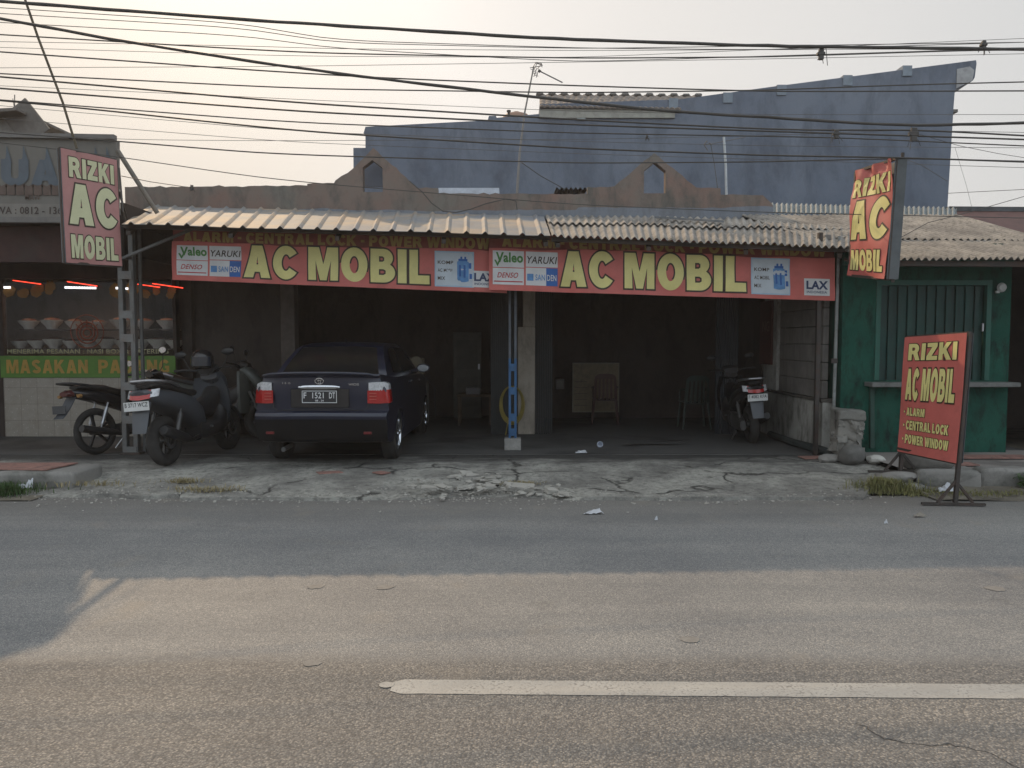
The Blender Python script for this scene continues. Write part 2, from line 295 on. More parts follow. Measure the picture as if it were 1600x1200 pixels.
# ---------------------------------------------------------------- mesh builder
class MB:
    def __init__(s): s.bm = bmesh.new()
    def face(s, vs):
        try: return s.bm.faces.new(vs)
        except ValueError: return None
    def _merge(s, tmp):
        me = bpy.data.meshes.new('t'); tmp.to_mesh(me); tmp.free(); s.bm.from_mesh(me); bpy.data.meshes.remove(me)
    def box(s, x0, x1, y0, y1, z0, z1, bev=0.0, M=None, seg=1):
        t = bmesh.new()
        bmesh.ops.create_cube(t, size=1)
        for v in t.verts: v.co = Vector(((x0 + x1) / 2 + v.co.x * (x1 - x0), (y0 + y1) / 2 + v.co.y * (y1 - y0), (z0 + z1) / 2 + v.co.z * (z1 - z0)))
        if bev: bmesh.ops.bevel(t, geom=t.edges[:], offset=bev, segments=seg, affect='EDGES', profile=0.6)
        if M is not None: bmesh.ops.transform(t, matrix=M, verts=t.verts[:])
        s._merge(t); return s
    def bar(s, a, b, wd, ht=None, up=Vector((0, 0, 1))):
        a, b = Vector(a), Vector(b); ht = ht or wd; d = (b - a); L = d.length; d.normalize()
        if abs(d.dot(up)) > 0.99: up = Vector((0, 1, 0))
        sx = d.cross(up).normalized(); uz = sx.cross(d)
        Mx = Matrix((sx, d, uz)).transposed().to_4x4(); Mx.translation = (a + b) / 2
        return s.box(-wd / 2, wd / 2, -L / 2, L / 2, -ht / 2, ht / 2, M=Mx)
    def tube(s, pts, r, n=8, cap=True):
        pts = [Vector(p) for p in pts]; rs = r if isinstance(r, (list, tuple)) else [r] * len(pts)
        prev = None; rings = []
        for i, p in enumerate(pts):
            d = (pts[min(i + 1, len(pts) - 1)] - pts[max(i - 1, 0)]).normalized()
            if prev is None:
                u = Vector((0, 0, 1)) if abs(d.z) < 0.9 else Vector((1, 0, 0))
                u = (u - d * u.dot(d)).normalized()
            else: u = (prev - d * prev.dot(d)).normalized()
            prev = u; v = d.cross(u)
            rings.append([s.bm.verts.new(p + (u * math.cos(k * math.tau / n) + v * math.sin(k * math.tau / n)) * rs[i]) for k in range(n)])
        for a, b in zip(rings, rings[1:]):
            for k in range(n): s.face([a[k], a[(k + 1) % n], b[(k + 1) % n], b[k]])
        if cap: s.face(rings[0][::-1]); s.face(rings[-1])
        return s
    def loft(s, secs, n=20, cap=True):
        """secs: (centre, rx, rz, power, tilt) superellipse sections across x/z, stacked along y"""
        rings = []
        for c, rx, rz, pw, tilt in secs:
            c = Vector(c); ring = []
            for k in range(n):
                a = k * math.tau / n; ca, sa = math.cos(a), math.sin(a)
                x = rx * math.copysign(abs(ca) ** (2 / pw), ca); z = rz * math.copysign(abs(sa) ** (2 / pw), sa)
                ring.append(s.bm.verts.new(c + Vector((x, -z * math.sin(tilt), z * math.cos(tilt)))))
            rings.append(ring)
        for a, b in zip(rings, rings[1:]):
            for k in range(n): s.face([a[k], a[(k + 1) % n], b[(k + 1) % n], b[k]])
        if cap: s.face(rings[0][::-1]); s.face(rings[-1])
        return s
    def lathe(s, prof, c=(0, 0, 0), axis='z', n=24, M=None):
        c = Vector(c); rings = []
        for r, h in prof:
            ring = []
            for k in range(n):
                a = k * math.tau / n; p, q = r * math.cos(a), r * math.sin(a)
                v = {'z': Vector((p, q, h)), 'x': Vector((h, p, q)), 'y': Vector((p, h, q))}[axis]
                ring.append(s.bm.verts.new((M @ v if M is not None else v) + c))
            rings.append(ring)
        for a, b in zip(rings, rings[1:]):
            for k in range(n): s.face([a[k], a[(k + 1) % n], b[(k + 1) % n], b[k]])
        return s
    def torus(s, c, Rr, r, axis='x', n=32, m=10, sq=1.0, M=None):
        prof = [(Rr + r * math.cos(j * math.tau / m), r * sq * math.sin(j * math.tau / m)) for j in range(m + 1)]
        return s.lathe(prof, c, axis, n, M)
    def poly(s, pts, thick=None, dirv=(0, 1, 0)):
        """polygon outline extruded along dirv"""
        d = Vector(dirv) * (thick or 0); a = [s.bm.verts.new(Vector(p)) for p in pts]
        f = s.face(a)
        if thick:
            b = [s.bm.verts.new(Vector(p) + d) for p in pts]; s.face(b[::-1])
            for i in range(len(a)):
                j = (i + 1) % len(a); s.face([a[j], a[i], b[i], b[j]])
        return s
    def grid(s, f, nu, nv):
        V = [[s.bm.verts.new(f(i / nu, j / nv)) for j in range(nv + 1)] for i in range(nu + 1)]
        for i in range(nu):
            for j in range(nv): s.face([V[i][j], V[i + 1][j], V[i + 1][j + 1], V[i][j + 1]])
        return V
    def sheet(s, f, nu, nv, th, dirv=None):
        """grid with real thickness; th pushes the back side along dirv"""
        d = Vector(dirv or (0, 1, 0)) * th
        A = s.grid(f, nu, nv); B = s.grid(lambda u, v: f(u, v) + d, nu, nv)
        for i in range(nu): s.face([A[i][0], A[i + 1][0], B[i + 1][0], B[i][0]]); s.face([A[i][nv], B[i][nv], B[i + 1][nv], A[i + 1][nv]])
        for j in range(nv): s.face([A[0][j], B[0][j], B[0][j + 1], A[0][j + 1]]); s.face([A[nu][j], A[nu][j + 1], B[nu][j + 1], B[nu][j]])
        return s
    def text(s, st, f, u0, u1, v0, v1, bold=0.0, off=0.004, cut=0, spc=1.05, ital=0.0, block=False):
        vs, fs, (a0, a1, b0, b1) = block2d(st, bold) if block else text2d(st, bold, spc, ital)
        t = bmesh.new(); V = [t.verts.new((u0 + (x - a0) / (a1 - a0) * (u1 - u0), v0 + (y - b0) / (b1 - b0) * (v1 - v0), 0)) for x, y in vs]
        for q in fs:
            try: t.faces.new([V[k] for k in q])
            except ValueError: pass
        if cut:
            for ax, lo, hi in ((0, u0, u1), (1, v0, v1)):
                n = cut if ax == 0 else max(2, cut // 6)
                for k in range(1, n):
                    co = [0, 0, 0]; no = [0, 0, 0]; co[ax] = lo + (hi - lo) * k / n; no[ax] = 1
                    bmesh.ops.bisect_plane(t, geom=t.verts[:] + t.edges[:] + t.faces[:], plane_co=co, plane_no=no)
        e = 1e-3
        for v in t.verts:
            u, w_ = v.co.x, v.co.y; p = f(u, w_)
            n = (f(u + e, w_) - p).cross(f(u, w_ + e) - p)
            v.co = p + n.normalized() * off
        s._merge(t); return s
    def build(s, name, m, parent=None, smooth=False, label=None, kind=None, local=False, recalc=True, merge=True, angle=40):
        if merge: bmesh.ops.remove_doubles(s.bm, verts=s.bm.verts[:], dist=1e-5)
        if recalc: bmesh.ops.recalc_face_normals(s.bm, faces=s.bm.faces[:])
        if parent is not None and not local:
            o = Vector((0, 0, 0)); q = parent
            while q is not None: o += Vector(q.location); q = q.parent
            for v in s.bm.verts: v.co -= o
        me = bpy.data.meshes.new(name); s.bm.to_mesh(me); s.bm.free()
        if smooth:
            me.shade_smooth()
            try: me.set_sharp_from_angle(angle=R(angle))
            except Exception: pass
        me.materials.append(m)
        ob = bpy.data.objects.new(name, me); scene.collection.objects.link(ob)
        if parent is not None: ob.parent = parent
        if label: ob['label'] = label
        if kind: ob['kind'] = kind
        return ob
_tc = {}
def text2d(st, bold, spc, ital):
    k = (st, bold, spc, ital)
    if k in _tc: return _tc[k]
    def ev(off):
        c = bpy.data.curves.new('t', 'FONT'); c.body = st; c.size = 1; c.offset = off; c.space_character = spc; c.shear = ital; c.fill_mode = 'FRONT'; c.resolution_u = 4
        c.dimensions = '2D'
        o = bpy.data.objects.new('t', c); scene.collection.objects.link(o)
        dg = bpy.context.evaluated_depsgraph_get(); me = o.evaluated_get(dg).to_mesh()
        vs = [(v.co.x, v.co.y) for v in me.vertices]; fs = [tuple(p.vertices) for p in me.polygons]
        o.evaluated_get(dg).to_mesh_clear(); bpy.data.objects.remove(o); bpy.data.curves.remove(c)
        return vs, fs
    base, _ = ev(0.0); vs, fs = ev(bold)
    bb = (min(v[0] for v in base), max(v[0] for v in base), min(v[1] for v in base), max(v[1] for v in base))
    _tc[k] = (vs, fs, bb); return _tc[k]

# ---- heavy block capitals drawn as outlines (outer loop first, then holes)
def _arc(cx, cy, rx, ry, a0, a1, n=12): return [(cx + rx * math.cos(R(lerp(a0, a1, k / n))), cy + ry * math.sin(R(lerp(a0, a1, k / n)))) for k in range(n + 1)]
def _stroke(c, t):
    L, Rr = [], []
    for i, p in enumerate(c):
        a, b = c[max(i - 1, 0)], c[min(i + 1, len(c) - 1)]; dx, dy = b[0] - a[0], b[1] - a[1]; l = math.hypot(dx, dy); nx, ny = -dy / l * t, dx / l * t
        L.append((p[0] + nx, p[1] + ny)); Rr.append((p[0] - nx, p[1] - ny))
    return L + Rr[::-1]
GL_ = {
 'A': [[(0, 0), (.26, 1), (.58, 1), (.84, 0), (.57, 0), (.525, .19), (.315, .19), (.27, 0)], [(.365, .39), (.475, .39), (.42, .70)]],
 'B': [[(0, 0), (0, 1), (.42, 1)] + _arc(.42, .745, .31, .255, 80, -50, 8) + _arc(.44, .285, .36, .285, 55, -90, 9), [(.25, .60), (.25, .81), (.40, .81), (.47, .76), (.47, .65), (.40, .60)], [(.25, .19), (.25, .41), (.43, .41), (.52, .36), (.52, .24), (.43, .19)]],
 'C': [_arc(.43, .5, .43, .52, 38, 322, 26) + _arc(.43, .5, .17, .29, 318, 42, 20)],
 'D': [[(0, 0), (0, 1), (.35, 1)] + _arc(.35, .5, .43, .5, 85, -90, 16), [(.25, .21), (.25, .79), (.35, .79)] + _arc(.35, .5, .17, .29, 80, -90, 10)],
 'E': [[(0, 0), (0, 1), (.66, 1), (.66, .79), (.25, .79), (.25, .61), (.62, .61), (.62, .41), (.25, .41), (.25, .21), (.68, .21), (.68, 0)]],
 'G': [_arc(.43, .5, .43, .52, 38, 315, 26) + [(.80, .12), (.80, .56), (.46, .56), (.46, .37), (.58, .37), (.58, .26)] + _arc(.43, .5, .17, .29, 300, 42, 18)],
 'I': [[(0, 0), (0, 1), (.26, 1), (.26, 0)]],
 'K': [[(0, 0), (0, 1), (.25, 1), (.25, .62), (.52, 1), (.83, 1), (.49, .60), (.86, 0), (.56, 0), (.33, .40), (.25, .30), (.25, 0)]],
 'L': [[(0, 0), (0, 1), (.26, 1), (.26, .22), (.66, .22), (.66, 0)]],
 'M': [[(0, 0), (0, 1), (.34, 1), (.5, .44), (.66, 1), (1, 1), (1, 0), (.77, 0), (.77, .64), (.60, 0), (.40, 0), (.23, .64), (.23, 0)]],
 'N': [[(0, 0), (0, 1), (.25, 1), (.56, .46), (.56, 1), (.80, 1), (.80, 0), (.55, 0), (.24, .54), (.24, 0)]],
 'O': [_arc(.44, .5, .44, .52, 0, 350, 30), _arc(.44, .5, .18, .29, 0, 345, 22)],
 'P': [[(0, 0), (0, 1), (.42, 1)] + _arc(.42, .68, .34, .32, 85, -90, 10) + [(.25, .36), (.25, 0)], [(.25, .56), (.25, .80), (.40, .80), (.49, .74), (.49, .62), (.40, .56)]],
 'R': [[(0, 0), (0, 1), (.44, 1)] + _arc(.44, .70, .33, .30, 85, -50, 9) + [(.86, 0), (.57, 0), (.38, .38), (.25, .38), (.25, 0)], [(.25, .57), (.25, .80), (.42, .80), (.50, .74), (.50, .63), (.42, .57)]],
 'S': [_stroke(_arc(.37, .735, .25, .15, 15, 250, 12) + _arc(.37, .265, .26, .155, 75, -165, 12), .115)],
 'T': [[(.27, 0), (.27, .79), (0, .79), (0, 1), (.80, 1), (.80, .79), (.53, .79), (.53, 0)]],
 'U': [[(0, 1), (.26, 1), (.26, .4)] + _arc(.41, .35, .15, .14, 180, 360, 8) + [(.56, .4), (.56, 1), (.82, 1), (.82, .35)] + _arc(.41, .35, .41, .37, 0, -180, 14)],
 'W': [[(0, 1), (.25, 1), (.36, .40), (.48, 1), (.72, 1), (.84, .40), (.95, 1), (1.2, 1), (.98, 0), (.72, 0), (.60, .55), (.48, 0), (.22, 0)]],
 'Z': [[(0, 0), (0, .2), (.40, .79), (.03, .79), (.03, 1), (.74, 1), (.74, .80), (.33, .21), (.76, .21), (.76, 0)]],
 '-': [[(0, .36), (.3, .36), (.3, .57), (0, .57)]],
}
def _grow(loop, d):
    """mitred offset; d > 0 grows a loop drawn either way round"""
    q = [loop[0]]
    for p in loop[1:]:
        if math.hypot(p[0] - q[-1][0], p[1] - q[-1][1]) > 1e-4: q.append(p)
    if math.hypot(q[0][0] - q[-1][0], q[0][1] - q[-1][1]) < 1e-4: q.pop()
    ar = sum(q[i - 1][0] * q[i][1] - q[i][0] * q[i - 1][1] for i in range(len(q))); sg = 1 if ar > 0 else -1; outl = []
    for i, p in enumerate(q):
        a, b = q[i - 1], q[(i + 1) % len(q)]
        e1 = Vector((p[0] - a[0], p[1] - a[1])).normalized(); e2 = Vector((b[0] - p[0], b[1] - p[1])).normalized()
        n1 = Vector((e1.y, -e1.x)) * sg; n2 = Vector((e2.y, -e2.x)) * sg; m = n1 + n2
        if m.length < 1e-3: m = n1
        m.normalize(); k = d / max(.5, m.dot(n1)); outl.append((p[0] + m.x * k, p[1] + m.y * k))
    return outl
def block2d(st, grow, gap=.14):
    k = ('blk', st, grow, gap)
    if k in _tc: return _tc[k]
    def ev():
        c = bpy.data.curves.new('t', 'CURVE'); c.dimensions = '2D'; c.fill_mode = 'FRONT'; x = 0; hi = 0
        for ch in st:
            if ch == ' ': x += .32; continue
            g = GL_[ch]; w_ = max(p[0] for p in g[0])
            for i, lp in enumerate(g):
                q = _grow(lp, grow * (1 if i == 0 else -1)); s_ = c.splines.new('POLY'); s_.points.add(len(q) - 1)
                for j, p in enumerate(q): s_.points[j].co = (p[0] + x, p[1], 0, 1)
                s_.use_cyclic_u = True
            x += w_ + gap; hi = x - gap
        o = bpy.data.objects.new('t', c); scene.collection.objects.link(o); dg = bpy.context.evaluated_depsgraph_get(); me = o.evaluated_get(dg).to_mesh()
        vs = [(v.co.x, v.co.y) for v in me.vertices]; fs = [tuple(p.vertices) for p in me.polygons]
        o.evaluated_get(dg).to_mesh_clear(); bpy.data.objects.remove(o); bpy.data.curves.remove(c); return vs, fs, hi
    vs, fs, hi = ev(); _tc[k] = (vs, fs, (0, hi, 0, 1)); return _tc[k]
def tag(o, label=None, cat=None, group=None, kind=None):
    for k, v in (('label', label), ('category', cat), ('group', group), ('kind', kind)):
        if v: o[k] = v
    return o
def thing(name, label, cat, loc=(0, 0, 0), group=None):
    o = bpy.data.objects.new(name, None); scene.collection.objects.link(o); o.location = loc; o.empty_display_size = 0.1
    return tag(o, label, cat, group)
def copy_tree(o, parent=None):
    c = o.copy(); scene.collection.objects.link(c); c.parent = parent
    for ch in list(KIDS(o)): copy_tree(ch, c)
    return c
def KIDS(o): return [c for c in scene.collection.objects if c.parent == o]
def struct(mb, name, m, **kw):
    o = mb.build(name, m, **kw); o['kind'] = 'structure'; return o
def quadf(tl, tr, br, bl, wave=None):
    n = (tr - tl).cross(bl - tl).normalized()
    def f(u, v):
        p = lerp(lerp(bl, br, u), lerp(tl, tr, u), v)
        return p + n * wave(u, v) if wave else p
    return f
def nz(x, y, z=0.0): return noise.noise(Vector((x, y, z)))
def fbm(x, y, z=0.0): return nz(x, y, z) + 0.5 * nz(2.1 * x, 2.1 * y, z + 5) + 0.25 * nz(4.3 * x, 4.3 * y, z + 9)
FZ = 0.12      # shop floor height
# ================================================================ GROUND
b = MB(); b.poly([(-400, -300, -0.25), (400, -300, -0.25), (400, 700, -0.25), (-400, 700, -0.25)]); struct(b, 'ground', M_SOIL)
b = MB(); b.poly([(-90, -7, 0), (90, -7, 0), (90, 7.78, 0), (-90, 7.78, 0)]); struct(b, 'road', M_ASPH)
def edge_y(x):
    e = (7.56 if x < 3.5 else 7.56 + .45 * min(1, (x - 3.5) / .3)) + 0.05 * fbm(x * 1.3, 3) + 0.02 * nz(x * 9, 1)
    if -0.95 < x < 0.45: e += 0.16 * math.sin((x + 0.95) / 1.4 * math.pi) ** 0.5 * (1 + .3 * nz(x * 8, 4))
    if x < -3.3: e += 0.12 + 0.1 * nz(x * 2, 8)
    return e
X0, X1 = -9.0, 4.36
def apron(u, v):
    x = X0 + (X1 - X0) * u; e = edge_y(x); y = e + (9.9 - e) * v
    
    z = 0.03 + (FZ - 0.035) * min(1, max(0, (y - 7.6) / 1.6)) ** 0.8
    z += 0.012 * fbm(x * 1.6, y * 1.9) + 0.006 * nz(x * 9, y * 9)
    if -1.3 < x < 0.7 and y < 8.35: z += 0.028 * nz(x * 5, y * 6, 3) - 0.02
    if v > 0.96: z = FZ - 0.006
    if x < -4.4 and y < 8.6: z -= 0.03
    return Vector((x, y, z))
b = MB(); V = b.grid(apron, 260, 46)
low = [b.bm.verts.new(V[i][0].co + Vector((0, 0.012 * nz(i, 2), -0.09))) for i in range(261)]
for i in range(260): b.face([low[i], low[i + 1], V[i + 1][0], V[i][0]])
low = [b.bm.verts.new(V[260][j].co + Vector((0.01, 0, -0.12))) for j in range(47)]
for j in range(46): b.face([V[260][j], low[j], low[j + 1], V[260][j + 1]])
struct(b, 'apron', M_APRON, smooth=True, angle=60)
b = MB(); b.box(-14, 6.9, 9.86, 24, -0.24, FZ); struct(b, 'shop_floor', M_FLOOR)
# sidewalk with kerb in front of the green kiosk
SWZ = 0.17
b = MB(); b.grid(lambda u, v: Vector((lerp(4.32, 16, u), lerp(8.36, 9.86, v), SWZ + 0.006 * fbm(u * 30, v * 6))), 90, 12)
struct(b, 'sidewalk', concrete('walk_concrete', (0.12, 0.11, 0.10), (0.20, 0.18, 0.165), (0.06, 0.055, 0.05), 2, 0.6), smooth=True)
b = MB(); b.grid(lambda u, v: Vector((lerp(4.2, 30, u), lerp(7.5, 8.42, v), 0.012 + 0.03 * v + 0.016 * fbm(u * 50, v * 5))), 160, 14)
struct(b, 'verge', M_SOIL, smooth=True)
b = MB(); b.grid(lambda u, v: Vector((lerp(-14, -4.75, u), lerp(7.5, 8.5, v), 0.010 + 0.02 * v + 0.014 * fbm(u * 40, v * 5))), 90, 12)
struct(b, 'verge_left', M_SOIL, smooth=True)
def stone_block(name, x0, x1, y0, y1, z0, z1, m, rough=0.02, seed=0, sub=5):
    mb = MB(); mb.box(x0, x1, y0, y1, z0, z1, bev=min(z1 - z0, x1 - x0, y1 - y0) * 0.12)
    bmesh.ops.subdivide_edges(mb.bm, edges=mb.bm.edges[:], cuts=sub, use_grid_fill=True)
    for v in mb.bm.verts:
        q = v.co * 4 + Vector((seed * 7.3, 0, 0)); v.co += Vector((noise.noise(q), noise.noise(q + Vector((9, 0, 0))), noise.noise(q + Vector((0, 9, 0))))) * rough
    return mb
kx = [(4.0, 4.30, 0.13), (4.33, 5.02, 0.20), (5.05, 5.78, 0.21), (5.81, 6.5, 0.2), (6.53, 7.3, 0.2), (7.33, 8.2, 0.2)]
klab = ['low broken kerb stone with grass growing before it, left end of the row', 'grey kerb stone directly behind the leg of the standing red sign', 'mossy kerb stone right of the standing sign leg', 'kerb stone behind leafy weeds at the right edge', 'kerb stone beyond the right edge weeds', 'last kerb stone on the right']
for i, (a, c, h) in enumerate(kx[:4]):
    o = stone_block('kerb_stone', a, c, 8.15 - 0.02 * (i == 1), 8.40, -0.05, h, M_KERB, 0.03, i).build('kerb_stone', M_KERB, smooth=True, angle=50)
    tag(o, klab[i], 'kerb stone', 'kerb stones along the right verge')
    o.rotation_euler = (0, 0, 0)
# left raised slab with reddish tiles on top
o = stone_block('slab', -6.4, -4.62, 8.02, 8.62, 0, 0.20, M_KERB, 0.012, 3).build('concrete_slab', M_KERB, smooth=True, angle=50)
tag(o, 'low raised concrete slab at the left road edge with pinkish tiles on top', 'slab')
M_PINK = mat('pink_paving_tile', (0.30, 0.16, 0.13), 0.8, var=0.3, scale=8, dirt=0.6)
def tile_piece(c, sx, sy, rot, lab, z=None):
    mb = MB(); n = 5; pts = []
    mb.box(-sx / 2, sx / 2, -sy / 2, sy / 2, 0, 0.012)
    for v in mb.bm.verts: v.co.x += 0.1 * sx * nz(v.co.y * 9, c[0]); v.co.y += 0.2 * sy * nz(v.co.x * 9, c[1])
    o = mb.build('paving_tile', M_PINK, local=True); o.location = c; o.rotation_euler = (0, 0, rot)
    tag(o, lab, 'tile'); return o
tile_piece((-5.35, 8.33, 0.208), 0.9, 0.42, 0, 'pinkish paving tile lying on the raised slab at far left')
tile_piece(G(515, 741, 0.075) + Vector((0, 0, 0.015)), 0.26, 0.13, 0.3, 'broken red tile shard in the concrete apron below the car')
tile_piece(G(595, 742, 0.075) + Vector((0, 0, 0.02)), 0.12, 0.16, 0.9, 'small white and red tile chip right of the larger shard below the car')
tile_piece(G(1268, 716, 0.12) + Vector((0, 0, 0.004)), 0.28, 0.2, 0.1, 'reddish paving tile near the right side wall foot')
tile_piece((5.0, 8.62, 0.185), 0.5, 0.2, 0.05, 'reddish paving tile behind the standing sign')
tile_piece((5.7, 9.2, 0.185), 1.0, 0.25, 0.02, 'long reddish paving strip in front of the green kiosk')

# painted line
b = MB(); L0, L1 = G(612, 1073), G(1600, 1081)
dirn = Vector((1, (L1.y - L0.y) / (L1.x - L0.x), 0)).normalized(); nn_ = Vector((-dirn.y, dirn.x, 0))
N = 200
top = []; bot = []
for i in range(N + 1):
    s_ = i / N * 5.2; hw = 0.072 + 0.004 * nz(s_ * 9, 0) + 0.0015 * nz(s_ * 40, 3)
    if i == 0: hw = 0.045
    if i == 1: hw = 0.06
    p = L0 + dirn * s_
    top.append(b.bm.verts.new(p + nn_ * hw + Vector((0.03 * nz(i, 5) if i < 3 else 0, 0, 0.0025)))); bot.append(b.bm.verts.new(p - nn_ * (hw + 0.003 * nz(s_ * 13, 6)) + Vector((0, 0, 0.0025))))
for i in range(N): b.face([bot[i], bot[i + 1], top[i + 1], top[i]])
def paint():
    g = NG('worn_road_paint'); co = g.coord('Object')
    d = g.vor(co, 85); n = g.noise(co, 3, 5, .7)
    col = g.mix(g.gray(n, 0.35, 0.7), (0.30, 0.285, 0.26), (0.40, 0.385, 0.35))
    col = g.mix(g.math('MULTIPLY', g.gray(d, 0.55, 0.85), g.gray(g.noise(co, 6, 4), 0.35, 0.65)), col, (0.16, 0.15, 0.14))
    g.set(col=col, rough=0.75); g.bump(g.math('MULTIPLY', d, -1), 0.4, 0.004); return g.m
M_PAINT = paint()
struct(b, 'road_marking', M_PAINT)
b = MB()
c0 = G(604, 1071) ; b.poly([c0 + Vector((0.035 * math.cos(a) * (1 + .3 * nz(a, 1)), 0.03 * math.sin(a), 0.004)) for a in [k * math.tau / 14 for k in range(14)]])
struct(b, 'road_marking_fleck', M_PAINT)
# pale worn blots on the asphalt
M_BLOT = mat('pale_tar_blot', (0.20, 0.19, 0.175), 0.8, var=0.25, scale=20, bump=0.5, bscale=160)
for k, (px, py, rr) in enumerate(((488, 1037, 0.045), (493, 917, 0.055), (602, 918, 0.055), (1078, 1000, 0.05), (1554, 920, 0.06))):
    c = G(px, py); b = MB(); b.poly([c + Vector((rr * math.cos(a) * (1.0 + .6 * nz(math.cos(a) * 2, math.sin(a) * 2, k)), .8 * rr * math.sin(a) * (1 + .6 * nz(math.cos(a) * 2, math.sin(a) * 2, k + 9)), 0.003)) for a in [q * math.tau / 18 for q in range(18)]])
    struct(b, 'road_blot', M_BLOT)

# ---------------------------------------------------------------- rubble
def rock_mesh(rx, ry, rz, seed, rough=0.35, sub=2, cube=False):
    mb = MB()
    if cube:
        t = bmesh.new(); bmesh.ops.create_cube(t, size=1.7); bmesh.ops.subdivide_edges(t, edges=t.edges[:], cuts=1 + sub, use_grid_fill=True); mb._merge(t)
    else:
        t = bmesh.new(); bmesh.ops.create_icosphere(t, subdivisions=sub + 1, radius=1); mb._merge(t)
    for v in mb.bm.verts:
        q = v.co * 0.9 + Vector((seed * 3.7, seed, 0)); v.co *= 1 + rough * noise.noise(q) + rough * 0.4 * noise.noise(q * 3)
        v.co = Vector((v.co.x * rx, v.co.y * ry, v.co.z * rz))
    return mb
def place_rock(name, p, rx, ry, rz, seed, m, lab, cat, grp=None, rot=0.0, tilt=0.0, **kw):
    o = rock_mesh(rx, ry, rz, seed, **kw).build(name, m, local=True, smooth=True, angle=32)
    o.location = p; o.rotation_euler = (tilt, tilt * 0.6, rot); tag(o, lab, cat, grp); return o
rs = random.Random(11)
M_RUB2 = concrete('rubble_dusty', (0.15, 0.145, 0.13), (0.30, 0.285, 0.255), (0.08, 0.075, 0.065), 5, 0.6)
chunks = []
for i in range(92):
    t_ = rs.random(); px = 640 + 240 * t_; cy = 756 + (10 if px < 700 or px > 800 else 0); py = cy + rs.uniform(-16, 16) * (0.6 if px > 800 else 1)
    if px > 800 and rs.random() < 0.5: continue
    s_ = rs.choice([0.014, 0.018, 0.022, 0.028, 0.035, 0.05]); z = 0.03 + (0.05 if py < 765 else 0)
    place_rock('broken_concrete', G(px, py, z) + Vector((0, 0, s_ * 0.25)), s_ * rs.uniform(0.9, 1.7), s_, s_ * 0.33, i, M_RUB2, 'small broken piece of pale concrete in the rubble heap at the apron edge', 'rubble', 'broken concrete pieces at the apron edge', rs.uniform(0, 3), rs.uniform(-.3, .3), cube=True, sub=1, rough=0.5)
big = [(612, 200, 'tilted slab'), ]
for i, (px, py, sx, sy, sz, tilt, lab) in enumerate((
    (745, 748, 0.17, 0.10, 0.03, 0.25, 'largest tilted concrete slab at the back of the rubble heap'),
    (727, 762, 0.14, 0.08, 0.03, -0.2, 'flat concrete slab in the middle of the rubble heap'),
    (692, 765, 0.13, 0.07, 0.035, 0.2, 'left concrete slab of the rubble heap'),
    (812, 762, 0.22, 0.12, 0.035, 0.12, 'long smooth concrete slab at the right end of the rubble heap'),
    (770, 757, 0.10, 0.09, 0.04, -0.3, 'thick concrete lump right of the middle of the rubble heap'),
    (862, 768, 0.09, 0.06, 0.035, 0.2, 'pale concrete lump at the far right end of the rubble heap'))):
    place_rock('broken_slab', G(px, py, 0.05) + Vector((0, 0, 0.005)), sx * .8, sy * .85, sz * .8, 40 + i, M_RUB2, lab, 'concrete slab', 'broken slabs in the rubble heap', rs.uniform(-.4, .4), tilt, cube=True, sub=2, rough=0.22)
# gravel and crumbs: nobody could count it
b = MB()
for i in range(1000):
    x = rs.uniform(-6.5, 4.2); e = edge_y(x); y = e + (rs.expovariate(9) * (-1 if rs.random() < 0.55 else 1))
    if rs.random() < 0.3: x = rs.gauss(-0.25, 0.5); y = 7.75 + rs.gauss(0, 0.22)
    if rs.random() < 0.15: x = rs.gauss(-3.6, 0.6); y = 7.8 + rs.gauss(0, 0.25)
    s_ = rs.uniform(0.004, 0.013) * (1.5 if rs.random() < .1 else 1); z = 0.0 if y < edge_y(x) else apron((x - X0) / (X1 - X0), max(0, (y - edge_y(x)) / (9.9 - edge_y(x)))).z if x < X1 else 0.02
    t = bmesh.new(); bmesh.ops.create_icosphere(t, subdivisions=1, radius=s_)
    for v in t.verts: v.co = Vector((v.co.x * rs.uniform(.7, 1.5), v.co.y * rs.uniform(.7, 1.4), v.co.z * .6)) + Vector((x, y, z + s_ * .3))
    b._merge(t)
o = b.build('gravel', M_RUB2, merge=False, recalc=False); tag(o, 'crumbs of concrete and grit along the edge of the road', 'gravel', kind='stuff')

# big stones by the kiosk, concrete stub
place_rock('boulder', Vector((4.06, 9.12, 0.22)), 0.17, 0.14, 0.13, 3, mat('boulder_grey', (0.13, 0.125, 0.115), 0.9, var=0.4, scale=5, dirt=0.4), 'round grey boulder at the foot of the broken concrete stub', 'boulder', rough=0.18, rot=.3)
place_rock('boulder', Vector((4.34, 9.1, 0.17)), 0.11, 0.09, 0.06, 5, M_RUBBLE, 'small pale stone right of the round grey boulder', 'stone', rough=0.3)
place_rock('boulder', Vector((3.86, 9.25, 0.15)), 0.13, 0.1, 0.06, 15, M_KERB, 'small dark lump of stone by the wall post foot', 'stone', rough=0.4)
place_rock('boulder', Vector((4.52, 8.32, 0.27)), 0.27, 0.13, 0.11, 8, mat('boulder_brown', (0.15, 0.14, 0.125), 0.9, var=0.4, scale=5, dirt=0.3), 'long smooth boulder resting on the kerb behind the standing sign', 'boulder', rough=0.15, rot=-.2)
place_rock('boulder', Vector((4.15, 8.22, 0.12)), 0.2, 0.11, 0.06, 9, M_KERB, 'flat mossy stone by the left foot of the standing sign', 'stone', rough=0.3)
place_rock('brick_piece', G(1378, 752, 0.06), 0.07, 0.05, 0.035, 4, mat('brick_red', (0.28, 0.09, 0.05), 0.9, var=0.3), 'piece of red brick on the verge under the standing sign', 'brick', cube=True, rough=0.2)
